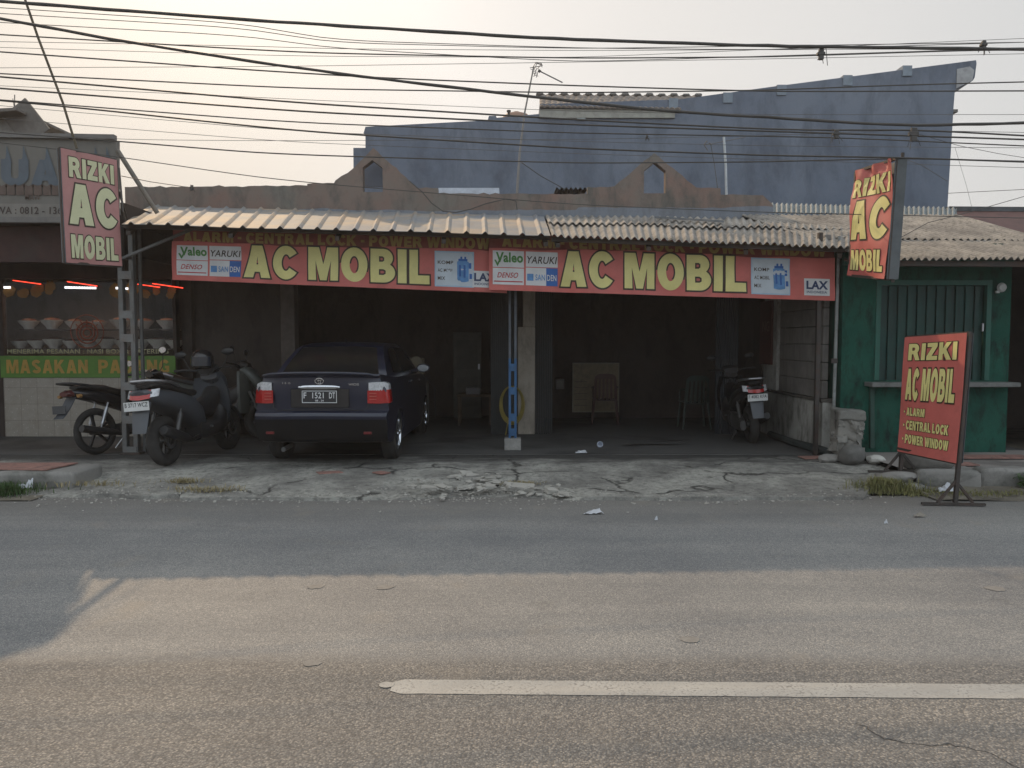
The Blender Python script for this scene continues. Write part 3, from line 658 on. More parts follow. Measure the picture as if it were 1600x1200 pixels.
M_STUB2 = concrete('stub_cap', (0.07, 0.068, 0.06), (0.15, 0.145, 0.13), (0.03, 0.03, 0.026), 5, 0.8)
st = thing('concrete_stub', 'broken concrete stub with exposed rubble against the green wall corner', 'concrete stub', (4.16, 9.45, 0.12))
stone_block('s', 3.98, 4.32, 9.32, 9.66, 0.60, 0.74, M_KERB, 0.05, 2).build('cap', M_STUB2, st, smooth=True, angle=45)
M_STUB = concrete('stub_concrete', (0.07, 0.066, 0.058), (0.19, 0.18, 0.16), (0.03, 0.03, 0.026), 6, 0.9)
mb = MB(); mb.box(4.0, 4.3, 9.36, 9.64, .1, .63, bev=.03)
for i in range(46):
    t = rock_mesh(rs.uniform(.04, .09), rs.uniform(.05, .08), rs.uniform(.03, .07), i + 70, 0.5, 1, cube=True).bm
    bmesh.ops.rotate(t, matrix=Matrix.Rotation(rs.uniform(-.8, .8), 3, 'Y') @ Matrix.Rotation(rs.uniform(-.8, .8), 3, 'Z'), verts=t.verts[:])
    bmesh.ops.translate(t, vec=(4.15 + rs.uniform(-.12, .12), 9.47 + rs.uniform(-.1, .1), 0.16 + (i / 46) * 0.45), verts=t.verts[:]); mb._merge(t)
mb.build('rubble_core', M_STUB, st, smooth=True, angle=40)

# ---------------------------------------------------------------- grass and weeds
def grassmat(name, a, b):
    g = NG(name); n = g.noise(g.coord(), 9, 3); g.set(col=g.mix(g.gray(n, .3, .7), a, b), rough=0.7, spec=0.2); return g.m
M_GR = grassmat('verge_grass', (0.11, 0.125, 0.04), (0.24, 0.215, 0.10)); M_GR2 = grassmat('dark_weeds', (0.03, 0.06, 0.018), (0.06, 0.10, 0.03)); M_STRAW = grassmat('dry_straw', (0.22, 0.18, 0.09), (0.3, 0.25, 0.14))
def blades(n, areas, h0, h1, m, name, lab, flat=0.0):
    b = MB()
    for i in range(n):
        (cx, cy, sx, sy, z) = rs.choice(areas); x, y = rs.gauss(cx, sx), rs.gauss(cy, sy); h = rs.uniform(h0, h1); a = rs.uniform(0, math.tau); w_ = rs.uniform(.0025, .005)
        d = Vector((math.cos(a), math.sin(a), 0)); sd = Vector((-d.y, d.x, 0)) * w_; lean = rs.uniform(.2, .9) + flat
        p0 = Vector((x, y, z)); p1 = p0 + d * h * lean * .35 + Vector((0, 0, h * .6)); p2 = p0 + d * h * lean + Vector((0, 0, h * (.95 - .4 * min(lean, 1.4))))
        A = [b.bm.verts.new(p) for p in (p0 - sd, p0 + sd, p1 + sd * .8, p1 - sd * .8)]; t_ = b.bm.verts.new(p2); b.face(A); b.face([A[3], A[2], t_])
    o = b.build(name, m, merge=False, recalc=False); return tag(o, lab, 'grass', kind='stuff')
blades(1500, [(G(1375, 766).x, 7.95, .16, .09, .02), (G(1360, 760).x, 8.0, .06, .07, .03)], .06, .17, M_GR, 'grass', 'tuft of long yellow green grass on the verge left of the standing sign')
blades(1500, [(4.45, 7.75, .3, .06, .01), (5.2, 7.8, .3, .07, .01), (5.9, 7.9, .3, .1, .01), (4.1, 7.85, .2, .06, .01)], .02, .07, M_GR, 'short_grass', 'short patchy grass along the right hand verge')
blades(1800, [(-5.45, 7.9, .28, .1, .02), (-5.2, 7.75, .12, .07, .02), (-6.1, 7.9, .3, .1, .02)], .05, .16, M_GR2, 'dark_grass', 'dark green grass in front of the raised slab at the far left')
blades(500, [(-4.45, 8.05, .25, .06, .06), (-3.5, 8.15, .1, .03, .07), (-3.1, 7.8, .2, .06, .05)], .03, .09, M_STRAW, 'dry_grass', 'dry straw like grass between the broken concrete at left', .5)
blades(260, [(0.05, 8.15, .12, .05, .05)], .02, .05, M_STRAW, 'moss_grass', 'dry brown moss behind the rubble heap', .5)
M_LEAF = grassmat('weed_leaf', (0.035, 0.075, 0.02), (0.07, 0.12, 0.04))
def weed(p, n, s_, lab):
    t = MB()
    for i in range(n):
        a = rs.uniform(0, math.tau); r_ = rs.uniform(0, s_); h = rs.uniform(.02, s_ * .9); c = Vector(p) + Vector((math.cos(a) * r_ * 1.4, math.sin(a) * r_ * .7, h)); l = rs.uniform(.018, .04)
        ax = Vector((rs.uniform(-1, 1), rs.uniform(-1, 1), rs.uniform(-.3, .6))).normalized(); sd = ax.cross(Vector((0, 0, 1))).normalized() * l * .4
        q = [c - ax * l, c + sd + Vector((0, 0, .005)), c + ax * l, c - sd]
        t.poly(q)
    o = t.build('weed_leaves', M_LEAF, merge=False, recalc=False); return o
for (wp, n_, s_, lab) in (((5.55, 8.05, .02), 420, .17, 'leafy green weed clump before the kerb at the right edge of the photo'), ((6.1, 8.1, .05), 420, .22, 'taller leafy weed clump just beyond the right edge')):
    w_ = thing('weed_plant', lab, 'plant', wp); o = weed(wp, n_, s_, lab); o.name = 'foliage'
    for v in o.data.vertices: v.co -= Vector(wp)
    o.parent = w_
    s = MB()
    for k in range(9):
        a = k * .7; s.tube([Vector(wp), Vector(wp) + Vector((math.cos(a) * s_ * .8, math.sin(a) * s_ * .4, s_ * .8))], .003, 5)
    s.build('stems', M_GR2, w_)
# litter
M_PAPER = mat('white_paper', (0.45, 0.46, 0.48), 0.6, var=0.1, bump=0.1)
def scrap(px, py, z, s_, lab, name='paper_scrap', m=None, hgt=0.03):
    c = G(px, py, z); b = MB(); k0 = px
    b.sheet(lambda u, v: c + Vector(((u - .5) * s_ * (1.2 - .5 * v), (v - .5) * s_ * .55 + .1 * s_ * u, .006 + hgt * abs(nz(u * 3, v * 3, k0)) + hgt * u * v)), 8, 6, .001, (0, 0, 1))
    o = b.build(name, m or M_PAPER, smooth=True); return tag(o, lab, 'litter')
scrap(927, 803, 0, .16, 'crumpled white paper sheet lying on the road below the shop')
scrap(908, 708, FZ, .13, 'torn white paper scrap on the garage floor beside the plastic cup')
scrap(1478, 768, .03, .16, 'crumpled white plastic wrap beside the leg of the standing sign', hgt=.06)
scrap(42, 764, .04, .12, 'dirty white plastic bag in the dark grass at far left', 'plastic_bag', M_PAPER, .1)
scrap(1384, 819, 0, .03, 'tiny white paper bit on the road right of centre')
scrap(1436, 808, 0, .10, 'thin brown paper strip on the road beside the standing sign foot', m=mat('brown_paper', (.2, .18, .15)))
scrap(1025, 814, 0, .03, 'tiny pale paper bit on the road below the right bay')
cp = MB(); cc = G(937, 700, FZ) + Vector((0, 0, 0.04)); Mr = Matrix.Rotation(1.2, 3, 'X') @ Matrix.Rotation(.4, 3, 'Z')
cp.lathe([(0.0, -.045), (0.026, -.045), (0.038, .045), (0.041, .046), (0.041, .05), (0.035, .048), (.024, -.04)], cc, 'z', 20, Mr)
tag(cp.build('plastic_cup', glass('clear_plastic', (.6, .65, .75), .2, .55), smooth=True), 'clear plastic drinking cup lying on the garage floor', 'cup')
b = MB()
for (px, py, rx, ry, sd) in ((1018, 695, .42, .06, 1), (1045, 689, .3, .035, 2), (985, 697, .15, .03, 4)):
    c = G(px, py, FZ); b.poly([c + Vector((rx * math.cos(a) * (1 + .3 * nz(a * 1.5, sd)), ry * math.sin(a) * (1 + .4 * nz(a * 2, sd)), .003 + .0004 * sd)) for a in [k * math.tau / 40 for k in range(40)]])
struct(b, 'oil_stain', mat('oil', (.008, .008, .008), .35, var=.3))

# ================================================================ WORKSHOP BUILDING
SX0, SX1 = -4.95, 4.0
ws = thing('workshop_building', 'single storey car workshop with two dark open bays and an orange gabled parapet', 'workshop', (0, 12, FZ))
BY = 12.0
# side walls, back wall, ceiling
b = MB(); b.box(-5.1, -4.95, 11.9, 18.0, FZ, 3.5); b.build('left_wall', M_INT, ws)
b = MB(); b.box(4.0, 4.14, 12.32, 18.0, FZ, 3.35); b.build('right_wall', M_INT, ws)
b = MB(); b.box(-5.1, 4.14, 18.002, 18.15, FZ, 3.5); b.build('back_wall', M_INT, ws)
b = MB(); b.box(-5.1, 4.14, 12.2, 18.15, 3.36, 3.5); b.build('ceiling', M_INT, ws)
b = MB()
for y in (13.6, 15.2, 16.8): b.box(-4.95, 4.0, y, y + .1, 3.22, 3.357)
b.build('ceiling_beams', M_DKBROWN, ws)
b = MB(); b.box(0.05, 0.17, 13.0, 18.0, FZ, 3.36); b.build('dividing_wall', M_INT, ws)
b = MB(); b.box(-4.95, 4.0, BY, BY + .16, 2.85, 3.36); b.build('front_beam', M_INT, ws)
b = MB(); b.box(-4.948, -3.6, BY + .02, BY + .16, FZ, 2.849); b.build('front_wall_panel', M_INT, ws)
b = MB(); b.box(-3.6, -3.38, BY - .02, BY + .2, FZ, 2.848, bev=.008); b.build('pillar', mat('sooty_pillar', (.11, .09, .078), .85, var=.3, dirt=.4), ws)
b = MB(); b.box(0.09, 0.36, BY - .03, BY + .22, FZ, 1.80, bev=.01); b.box(0.17, 0.36, BY - .025, BY + .2, 1.80, 2.848, bev=.01); b.build('pillar', M_BEIGE, ws, label='beige middle pillar')
b = MB(); b.box(-0.33, 0.085, BY + .02, BY + .12, FZ, 2.84)
for k in range(14): b.box(-.33 + .03 * k, -.315 + .03 * k, BY - .005, BY + .02, FZ, 2.84)
b.build('folded_shutter', mat('dark_shutter', (.03, .035, .036), .6, .3), ws)
b = MB()
for k in range(10): b.box(.365 + .028 * k, .38 + .028 * k, BY + .02, BY + .09, FZ, 2.84)
b.build('folded_shutter', mat('dark_shutter', (.03, .035, .036), .6, .3), ws)
b = MB()
for k in range(10): b.box(3.2 + .035 * k, 3.22 + .035 * k, BY + .02, BY + .09, FZ, 2.84)
b.build('folded_shutter', mat('bluish_shutter', (.04, .048, .055), .6, .3), ws)
# projecting side wall of the right bay
sw = MB(); sw.box(4.0, 4.13, 9.86, 12.32, FZ, .80, bev=.012); sw.build('low_side_wall', M_SIDEW, ws)
sw = MB(); sw.box(3.97, 4.15, 9.84, 12.3, .802, .835); sw.build('ledge', mat('dark_ledge', (.08, .072, .062), .9, var=.4), ws)
sw = MB()
for k in range(9): sw.box(4.02 + .004 * (k % 2), 4.10, 9.95, 11.55, .838 + .235 * k, 1.065 + .235 * k, bev=.006)
sw.build('side_wall_boards', mat('pale_boards', (.18, .165, .15), .85, var=.25, scale=3, dirt=.6, streak=True, dirtc=(.1, .09, .08)), ws)
sw = MB(); sw.box(3.98, 4.12, 11.56, 11.72, .838, 2.95); sw.box(4.03, 4.11, 11.722, 12.3, .838, 2.95); sw.build('side_wall_panel', M_SIDEW, ws)
# parapet
def para_out():
    px = [(195, 292), (480, 290), (480, 287), (522, 286), (524, 282), (553, 262), (583, 231), (648, 290), (648, 293), (684, 294), (684, 302), (918, 303), (918, 292), (960, 291), (1022, 239), (1088, 293), (1126, 294), (1126, 304), (1192, 305), (1205, 317), (1208, 322)]
    # roughen the broken edge a little
    pts = []
    for (a, c), (d, e) in zip(px, px[1:]):
        L = math.hypot(d - a, e - c); n = max(1, int(L / 9))
        for k in range(n):
            t_ = k / n; pts.append((lerp(a, d, t_), lerp(c, e, t_) + (2.6 * nz(lerp(a, d, t_) * .13, 2.2) + 1.2 * nz(lerp(a, d, t_) * .4, 5.2) if 0 < k else 0)))
    pts.append(px[-1]); return pts
TOPY = 12.0
o_ = [P(x, y, TOPY) for x, y in para_out()]
zb = 3.30
# holes: split each gable at its house shaped opening by building columns of quads
def topz(x):
    for p, q in zip(o_, o_[1:]):
        if p.x <= x <= q.x and q.x > p.x: return lerp(p.z, q.z, (x - p.x) / (q.x - p.x))
    return o_[-1].z if x > o_[-1].x else o_[0].z
HOLES = []
for (l, r, cx, yb, ys, ya) in ((567, 598, 582, 300, 262, 250), (1006, 1040, 1023, 302, 267, 253)):
    HOLES.append((P(l, yb, TOPY).x, P(r, yb, TOPY).x, P(cx, yb, TOPY).x, P(cx, yb, TOPY).z, P(cx, ys, TOPY).z, P(cx, ya, TOPY).z))
xs = sorted(set([p.x for p in o_] + [h[k] for h in HOLES for k in (0, 1, 2)] + [o_[0].x + .1 * k for k in range(int((o_[-1].x - o_[0].x) / .1))]))
b = MB(); y0, y1 = TOPY, TOPY + .15
def slabq(xa, za0, za1, xb, zb0, zb1):
    vs = [Vector((xa, y0, za0)), Vector((xb, y0, zb0)), Vector((xb, y0, zb1)), Vector((xa, y0, za1))]
    b.poly(vs, y1 - y0, (0, 1, 0))
def holez(h, x):
    return lerp(h[4], h[5], 1 - abs(x - h[2]) / (h[1] - h[0]) * 2)
band = lambda x: 3.60 + .05 * nz(x * 1.2, 7) + .015 * nz(x * 6, 1) - (0.0 if x < 1.0 else -.04)
for xa, xb in zip(xs, xs[1:]):
    if xb - xa < 1e-4: continue
    ta, tb = topz(xa + 1e-5), topz(xb - 1e-5); m_ = (xa + xb) / 2; hh = [h for h in HOLES if h[0] <= m_ <= h[1]]
    lo_a, lo_b = band(xa), band(xb)
    if hh:
        h = hh[0]; slabq(xa, lo_a, h[3], xb, lo_b, h[3]); slabq(xa, holez(h, xa), ta, xb, holez(h, xb), tb)
    else: slabq(xa, lo_a, max(ta, lo_a + .02), xb, lo_b, max(tb, lo_b + .02))
bmesh.ops.remove_doubles(b.bm, verts=b.bm.verts[:], dist=1e-4)
# drop inner walls shared by neighbouring slabs
from collections import Counter
seen = {}
for f in b.bm.faces[:]:
    key = tuple(sorted(v.index for v in f.verts))
b.bm.verts.index_update(); seen = {}
for f in b.bm.faces[:]:
    key = tuple(sorted(v.index for v in f.verts)); seen.setdefault(key, []).append(f)
dead = [f for fs in seen.values() if len(fs) > 1 for f in fs]
bmesh.ops.delete(b.bm, geom=dead, context='FACES_ONLY')
b.build('parapet', M_PARA, ws)
b = MB()
for xa, xb in zip(xs, xs[1:]):
    if xb - xa < 1e-4: continue
    b.poly([Vector((xa, y0 - .006, zb)), Vector((xb, y0 - .006, zb)), Vector((xb, y0 - .006, band(xb))), Vector((xa, y0 - .006, band(xa)))], .155, (0, 1, 0))
b.build('parapet_cement_band', M_PARAB, ws)
# grey panel standing in the left opening, sheets behind the parapet
h = HOLES[0]
b = MB(); b.box(h[0] - .1, h[1] + .1, 12.3, 12.34, h[3] + .14, h[5] + .12); b.build('opening_panel', M_BIGWALL, ws)
b = MB(); b.box(P(686, 299, 12.6).x, P(780, 299, 12.6).x, 12.5, 12.9, P(686, 302, 12.6).z - .2, P(686, 295.5, 12.6).z); o = b.build('white_gutter_sheet', mat('white_sheet', (.5, .54, .6), .6), ws)
# corrugated scrap on the roof edge
b = MB(); A = P(868, 300, 12.5)
b.sheet(lambda u, v: Vector((A.x + u * .52, 12.4 + v * .8, A.z + .04 + .05 * v + .018 * math.sin(u * 44))), 60, 4, .006, (0, 0, -1)); b.build('roof_sheet_scrap', M_DASB, ws)

# red sign panel hung on the inner right wall, faded
b = MB(); b.box(3.955, 3.985, 11.74, 12.28, 1.22, 2.2); pn = b.build('wall_sign', mat('dull_red_sign', (.075, .022, .018), .7, var=.3)); tag(pn, 'tall dull red sign with faded letters leaning on the right bay wall', 'sign')
fq = quadf(Vector((3.955, 12.28, 2.2)), Vector((3.955, 11.74, 2.2)), Vector((3.955, 11.74, 1.22)), Vector((3.955, 12.28, 1.22)))
b = MB()
b.text('NG', fq, .25, .85, .52, .68, .02, .004)
b.build('lettering', mat('faded_sign_print', (.13, .07, .055), .7, bump=0), pn)

# ================================================================ AWNING ROOFS
EY = 9.3
def corr(mb, tl, tr, br, bl, nper, amp, kind='sin', rag=0.0, seed=0, nv=6, th=.008, jag=None):
    """corrugated sheet: tl/tr ridge side, bl/br eave side; ribs run down the slope"""
    n = (tr - tl).cross(bl - tl).normalized()
    if n.z > 0: n = -n
    up = -n; per = 12 if kind == 'trap' else 8; nu = int(nper * per)
    def prof(t_):
        t_ = t_ % 1.0
        if kind == 'sin': return math.sin(t_ * math.tau)
        a = abs(t_ - .5)                      # trapezoid rib
        return 1.0 if a < .055 else max(0.0, 1 - (a - .055) / .07)
    def f(u, v):
        vv = v
        if v == 0 and rag: vv = rag * nz(u * nper * .9, seed) * .5 + (rag * .5 if nz(u * 6, seed + 3) > .25 else 0)
        p = lerp(lerp(bl, br, u), lerp(tl, tr, u), vv)
        return p + up * (amp * prof(u * nper)) + up * (.012 * nz(u * 5, v * 2, seed) )
    mb.sheet(f, nu, nv, -th, up)
E0, E1, E2 = P(190, 350, EY), P(860, 368, EY), P(1322, 386, EY)
T0, T1, T2 = P(196, 321, 12.0), P(852, 338, 12.0), P(1215, 345, 12.0)
T0 = Vector((E0.x + .35, 12.0, T0.z)); 
aw = thing('metal_awning', 'awning of ribbed zinc sheets over the left bay, with warm sunlit patches in its colour', 'awning', (-2.4, EY, 2.9))
T0x = P(196, 322, 12).x
tl, tr, br, bl = Vector((-5.6, 12.0, P(195, 322, 12).z)), Vector((P(850, 338, 12).x, 12.0, P(850, 338, 12).z)), E1, Vector((-5.0 + .28, EY, E0.z))
bl = E0
mb = MB(); corr(mb, tl, tr, br, bl, 23, .032, 'trap', nv=4); mb.build('roof_sheets', M_ZINC, aw)
mb = MB()
for t_ in (.08, .5, .97):
    mb.bar(lerp(bl, tl, t_) - Vector((0, 0, .05)), lerp(br, tr, t_) - Vector((0, 0, .05)), .05)
mb.build('purlins', M_DSTEEL, aw)
mb = MB()
for t_ in (.01, .25, .5, .75, .99):
    mb.bar(lerp(bl, br, t_) - Vector((0, 0, .1)) + Vector((0, .05, 0)), lerp(tl, tr, t_) - Vector((0, .02, .1)), .05)
mb.build('rafters', M_DSTEEL, aw)
aw2 = thing('fibre_cement_awning', 'awning of broken weathered corrugated sheets over the right bay', 'awning', (1.8, EY, 2.8))
sl, sr = E1 + Vector((.02, .0, .0)), E2
ul, ur = Vector((tr.x + .02, 12.0, tr.z - .01)), P(1322, 345, 12.0)
def S(u, v, dz=0.0): return lerp(lerp(sl, sr, u), lerp(ul, ur, u), v) + Vector((0, 0, dz))
ns = 5
for k in range(ns):
    u0, u1 = k / ns, (k + 1) / ns + .012; j = [.00, .012, -.006, .01, .0][k]; dz = .006 * (k % 2)
    mb = MB(); corr(mb, S(u0, .62, dz), S(u1, .62, dz), S(u1, -.005 + j, dz), S(u0, -.005 + j, dz), 8.5, .018, 'sin', .03, k, 6, .007)
    mb.build('lower_sheet', M_ASB, aw2)
    mb = MB(); corr(mb, S(u0, 1.0, .02 + dz), S(u1, 1.0, .02 + dz), S(u1, .52 + j * 3, .03 + dz), S(u0, .5 + j * 3, .03 + dz), 8.5, .018, 'sin', .06, k + 20, 6, .007)
    mb.build('upper_sheet', M_ASB, aw2)
mb = MB()
for t_ in (.05, .5, .96): mb.bar(S(0, t_, -.06), S(1, t_, -.06), .05)
for t_ in (0.02, .33, .66, .98): mb.bar(S(t_, 0.02, -.12), S(t_, .99, -.12), .05)
mb.build('roof_frame', M_DSTEEL, aw2)
b = MB(); b.sheet(lambda u, v: S(.36 + .23 * u, .74 - .16 * u + .06 * v, .075 + .012 * math.sin(v * 9)), 12, 5, .006, (0, 0, -1))
tag(b.build('loose_sheet', M_DASB), 'loose dark piece of old sheet lying on the corrugated awning', 'roof sheet')
# kiosk roof, lower in front, a band of green grey sheet at the top
kr = thing('kiosk_roof', 'weathered corrugated roof over the green kiosk reaching the right edge', 'roof', (6.0, 9.0, 2.6))
KE0, KE1 = P(1400, 403, 8.95), P(1640, 405, 8.95); KE0 = Vector((4.12, 8.95, KE0.z)); KE1 = Vector((9.5, 8.95, KE1.z - .02))
KT0, KT1 = Vector((3.9, 11.6, P(1300, 338, 11.6).z)), Vector((6.68, 11.6, P(1490, 340, 11.6).z)); 
mb = MB(); corr(mb, Vector((3.55, 12.0, P(1210, 336, 12).z)), Vector((P(1500, 336, 12).x, 12.0, P(1500, 336, 12).z)), Vector((P(1645, 376, 10.1).x, 10.1, P(1600, 376, 10.1).z)), Vector((3.85, 10.1, P(1300, 372, 10.1).z)), 34, .018, 'sin', .03, 3, 6, .007); mb.build('upper_sheets', M_ASB, kr)
mb = MB(); corr(mb, Vector((3.9, 10.3, P(1300, 372, 10.1).z + .03)), Vector((9.5, 10.3, P(1600, 374, 10.1).z + .02)), KE1, KE0, 66, .018, 'sin', .02, 9, 5, .007); mb.build('lower_sheets', M_ASB, kr)
mb = MB(); corr(mb, P(1205, 318, 12.9), P(1495, 325, 12.9), P(1495, 338, 12.05), P(1205, 333, 12.05), 38, .02, 'sin', .04, 9, 4, .007); mb.build('top_sheet_strip', mat('greenish_sheet', (.19, .215, .22), .7, var=.3, dirt=.4), kr)
mb = MB(); mb.bar(KE0 + Vector((0, .12, -.05)), KE1 + Vector((0, .12, -.05)), .06); mb.bar(Vector((3.9, 10.2, KE0.z + .27)), Vector((9.5, 10.2, KE0.z + .27)), .06); mb.build('purlins', M_DSTEEL, kr)

# ================================================================ GREEN KIOSK
KY = 9.7
kx0, kx1 = 4.16, P(1575, 600, KY).x
kk = thing('green_kiosk', 'green painted kiosk with a closed ribbed shutter above a ledge', 'kiosk', (5.2, KY, SWZ))
wl, wr = P(1368, 500, KY).x, P(1548, 500, KY).x; wz0, wz1 = P(1450, 594, KY).z, P(1450, 438, KY).z
HT = 2.72
b = MB(); b.box(kx0, wl, KY, KY + .15, FZ, HT); b.box(wr, kx1, KY, KY + .15, FZ, HT); b.box(wl, wr, KY, KY + .15, FZ, wz0); b.box(wl, wr, KY, KY + .15, wz1, HT)
b.box(kx0, kx0 + .15, KY + .15, 12.0, FZ, HT + .1); b.box(kx1 - .15, kx1, KY + .15, 12.0, FZ, HT + .1); b.box(kx0 + .15, kx1 - .15, 11.85, 12.0, FZ, HT + .1)
b.build('walls', M_GREEN, kk)
b = MB()
for (x_, a, c) in ((wl + .03, wz0, wz1), (wr - .03, wz0, wz1)): b.box(x_ - .03, x_ + .03, KY - .01, KY + .05, a, c)
b.box(wl + .06, wr - .06, KY - .008, KY + .05, wz1 - .06, wz1); b.build('window_frame', mat('green_frame', (.012, .085, .06), .5, var=.2), kk)
b = MB(); nf = 22
pr = []
for k in range(nf):
    xa = wl + .06 + (wr - wl - .12) * k / nf; xb = wl + .06 + (wr - wl - .12) * (k + 1) / nf; wd = xb - xa; dd = .012 + .022 * (k % 2)
    b.box(xa, xb - .004, KY + .03 + dd, KY + .06 + dd, wz0, wz1 - .06)
sh = b.build('shutter', mat('dark_green_shutter', (.009, .045, .036), .5, .2, var=.35, scale=3, dirt=.8, dirtc=(.008, .02, .018), streak=True), kk)
b = MB(); hx = P(1536, 512, KY).x; b.box(hx - .01, hx + .01, KY - .005, KY + .03, P(1536, 518, KY).z, P(1536, 505, KY).z, bev=.004); b.build('shutter_handle', M_ALLOY, sh)
b = MB(); b.box(wl - .12, kx1 + .02, KY - .22, KY + .02, wz0 - .075, wz0 - .02, bev=.006); b.build('ledge', mat('grey_ledge', (.16, .16, .15), .8, var=.3, dirt=.5), kk)
b = MB(); b.bar(P(1362, 600, KY - .02), P(1362, 700, KY - .02), .05); b.build('downpipe', mat('pipe_dark', (.02, .06, .045), .6), kk)
b = MB(); b.box(kx0 - .02, kx1, KY - .035, KY - .003, 2.53, 2.62); b.build('fascia_strip', mat('green_strip', (.012, .07, .048), .6), kk)
mp = P(1566, 449, KY - .05)
b = MB(); b.lathe([(0, -.03), (.045, -.02), (.06, .01), (.05, .03), (0, .045)], mp, 'y', 18); b.box(mp.x - .06, mp.x - .02, KY - .04, KY - .003, mp.z - .07, mp.z - .04); o = b.build('outdoor_lamp', mat('lamp_white', (.5, .5, .48), .5), smooth=True)
tag(o, 'small round white lamp fixed high on the green kiosk corner', 'lamp')
# dark passage beyond
dp = thing('neighbour_shop', 'dark open shop front at the right edge beyond the green kiosk', 'shop', (8, 10.5, FZ))
b = MB(); b.box(kx1 + .002, 12, 13, 13.15, FZ, 3.0); b.box(8.0, 12, 10.3, 10.45, FZ, 2.6); b.box(kx1 + .002, 12, 10.3, 13, 2.6, 2.7); b.build('walls', M_DKBROWN, dp)
# maroon roof behind right
mr_ = thing('maroon_roof_house', 'low house with a brownish maroon roof behind the kiosk at far right', 'house', (9.5, 14, 0))
b = MB(); a0 = P(1488, 330, 13.5); b.poly([P(1480, 328, 13.6), P(1760, 330, 13.6), P(1760, 392, 12.4), P(1440, 392, 12.4)], .08, (0, 0, -1)); b.build('roof', mat('maroon_sheet', (.13, .065, .055), .7, var=.3, dirt=.3), mr_)
b = MB(); b.bar(P(1480, 327, 13.62), P(1760, 329, 13.62), .14, .08); b.build('ridge_cap', M_DASB, mr_)
b = MB(); b.box(8.1, 14, 13.7, 18, 0, 3.3); b.build('walls', M_DKBROWN, mr_)

# ================================================================ BIG BLUE-GREY BUILDING BEHIND
BD = 18.6
bb = thing('blue_grey_building', 'tall plain blue grey building with a sloping parapet behind the workshop', 'building', (5, BD, 0))
prof = [(552, 330), (552, 231), (571, 231), (571, 212), (568, 208), (571, 198), (590, 197), (762, 188), (764, 181), (775, 181), (776, 184), (843, 178), (843, 163), (1062, 155), (1100, 150), (1210, 135), (1525, 94), (1526, 99), (1523, 121), (1520, 126), (1492, 141), (1490, 167), (1480, 330), (1480, 345)]
pts = [P(x, y, BD) for x, y in prof]; pts[0].z = 0; pts[-1].z = 0
b = MB()
f0 = b.poly(pts, 4.0, (0, 1, -.06)); b.build('wall', M_BIGWALL, bb)
for (x, y) in ((1052, 156), (1137, 147), (1221, 135), (1324, 120), (1417, 105)):
    p = P(x, y + 6, BD); b = MB(); b.box(p.x - .11, p.x + .11, BD - .03, BD + .3, p.z - .12, p.z + .12); b.build('parapet_block', mat('pale_grey_blocks', (.21, .25, .29), .85, var=.2), bb)
b = MB(); p = P(1511, 112, BD); b.poly([P(1495, 108, BD - .01), P(1515, 104, BD - .01), P(1522, 110, BD - .01), P(1519, 126, BD - .01), P(1494, 138, BD - .01)], .012, (0, -1, 0)); b.build('eave_end', mat('pale_eave', (.36, .36, .36), .8, var=.3), bb)
b = MB(); q = P(1492, 172, BD); b.box(q.x, q.x + .13, BD + .1, BD + .5, q.z - .02, q.z + .05); b.build('beam_end', mat('dark_beam', (.16, .15, .13), .8), bb)
p = P(908, 182, BD); b = MB(); b.box(p.x - .1, p.x + .1, BD - .05, BD, p.z - .1, p.z + .08); b.build('wall_patch', mat('grey_patch', (.30, .33, .33), .85), bb)
# tiled roof on top, hip seen from the front
tr_ = thing('tiled_roof', 'clay tiled roof rising behind the stepped top of the blue grey wall', 'roof', (2, BD + .4, 5))
TLr, TRr, BRr, BLr = P(843, 150, BD + 1.4), P(1090, 152, BD + 1.4), P(1062, 172, BD - .12), P(843, 168, BD - .12)
b = MB(); nper = 26
def tf(u, v):
    row = math.floor(v * 5 + 1e-6); fr = v * 5 - row
    p = lerp(lerp(BLr, BRr, u), lerp(TLr, TRr, u), v); return p + Vector((0, 0, .03 * abs(math.sin(u * nper * math.pi)) + .028 * (1 - fr)))
b.sheet(tf, nper * 5, 20, .04, (0, .2, -1)); b.build('roof_tiles', mat('clay_tile_grey', (.20, .165, .14), .75, var=.45, scale=5, dirt=.4), tr_)
b = MB(); b.box(BLr.x, BRr.x - .1, BD - .06, BD - .002, BLr.z - .22, BLr.z - .02); b.build('fascia_board', mat('cream_fascia', (.33, .32, .28), .8), tr_)
for i_ in range(1):
    b = MB()
    for k in range(14): q = lerp(TLr, TRr, k / 13); b.box(q.x - .09, q.x + .1, q.y - .1, q.y + .1, q.z + .0, q.z + .07 + .01 * (k % 2), bev=.03)
    b.build('ridge_tiles', mat('ridge_tile', (.15, .14, .13), .8), tr_)
wt = MB(); p = P(807, 184, BD + 1); wt.lathe([(.36, -.6), (.36, -.05), (.35, .0), (.29, .06), (.18, .10), (.06, .12), (0, .12)], p, 'z', 32); wt.lathe([(.08, .10), (.08, .14), (0, .15)], p, 'z', 16)
tag(wt.build('water_tank', mat('tank_orange', (.28, .17, .12), .6), smooth=True), 'orange domed top of a water tank showing above the blue grey wall', 'water tank')
b = MB(); p = P(795, 185, BD + .5); b.tube([p, P(795, 174, BD + .5)], .03); b.lathe([(.05, 0), (.05, .04), (0, .05)], P(795, 175, BD + .5)); tag(b.build('vent_pipe', M_DSTEEL), 'short dark vent pipe left of the orange water tank', 'pipe')

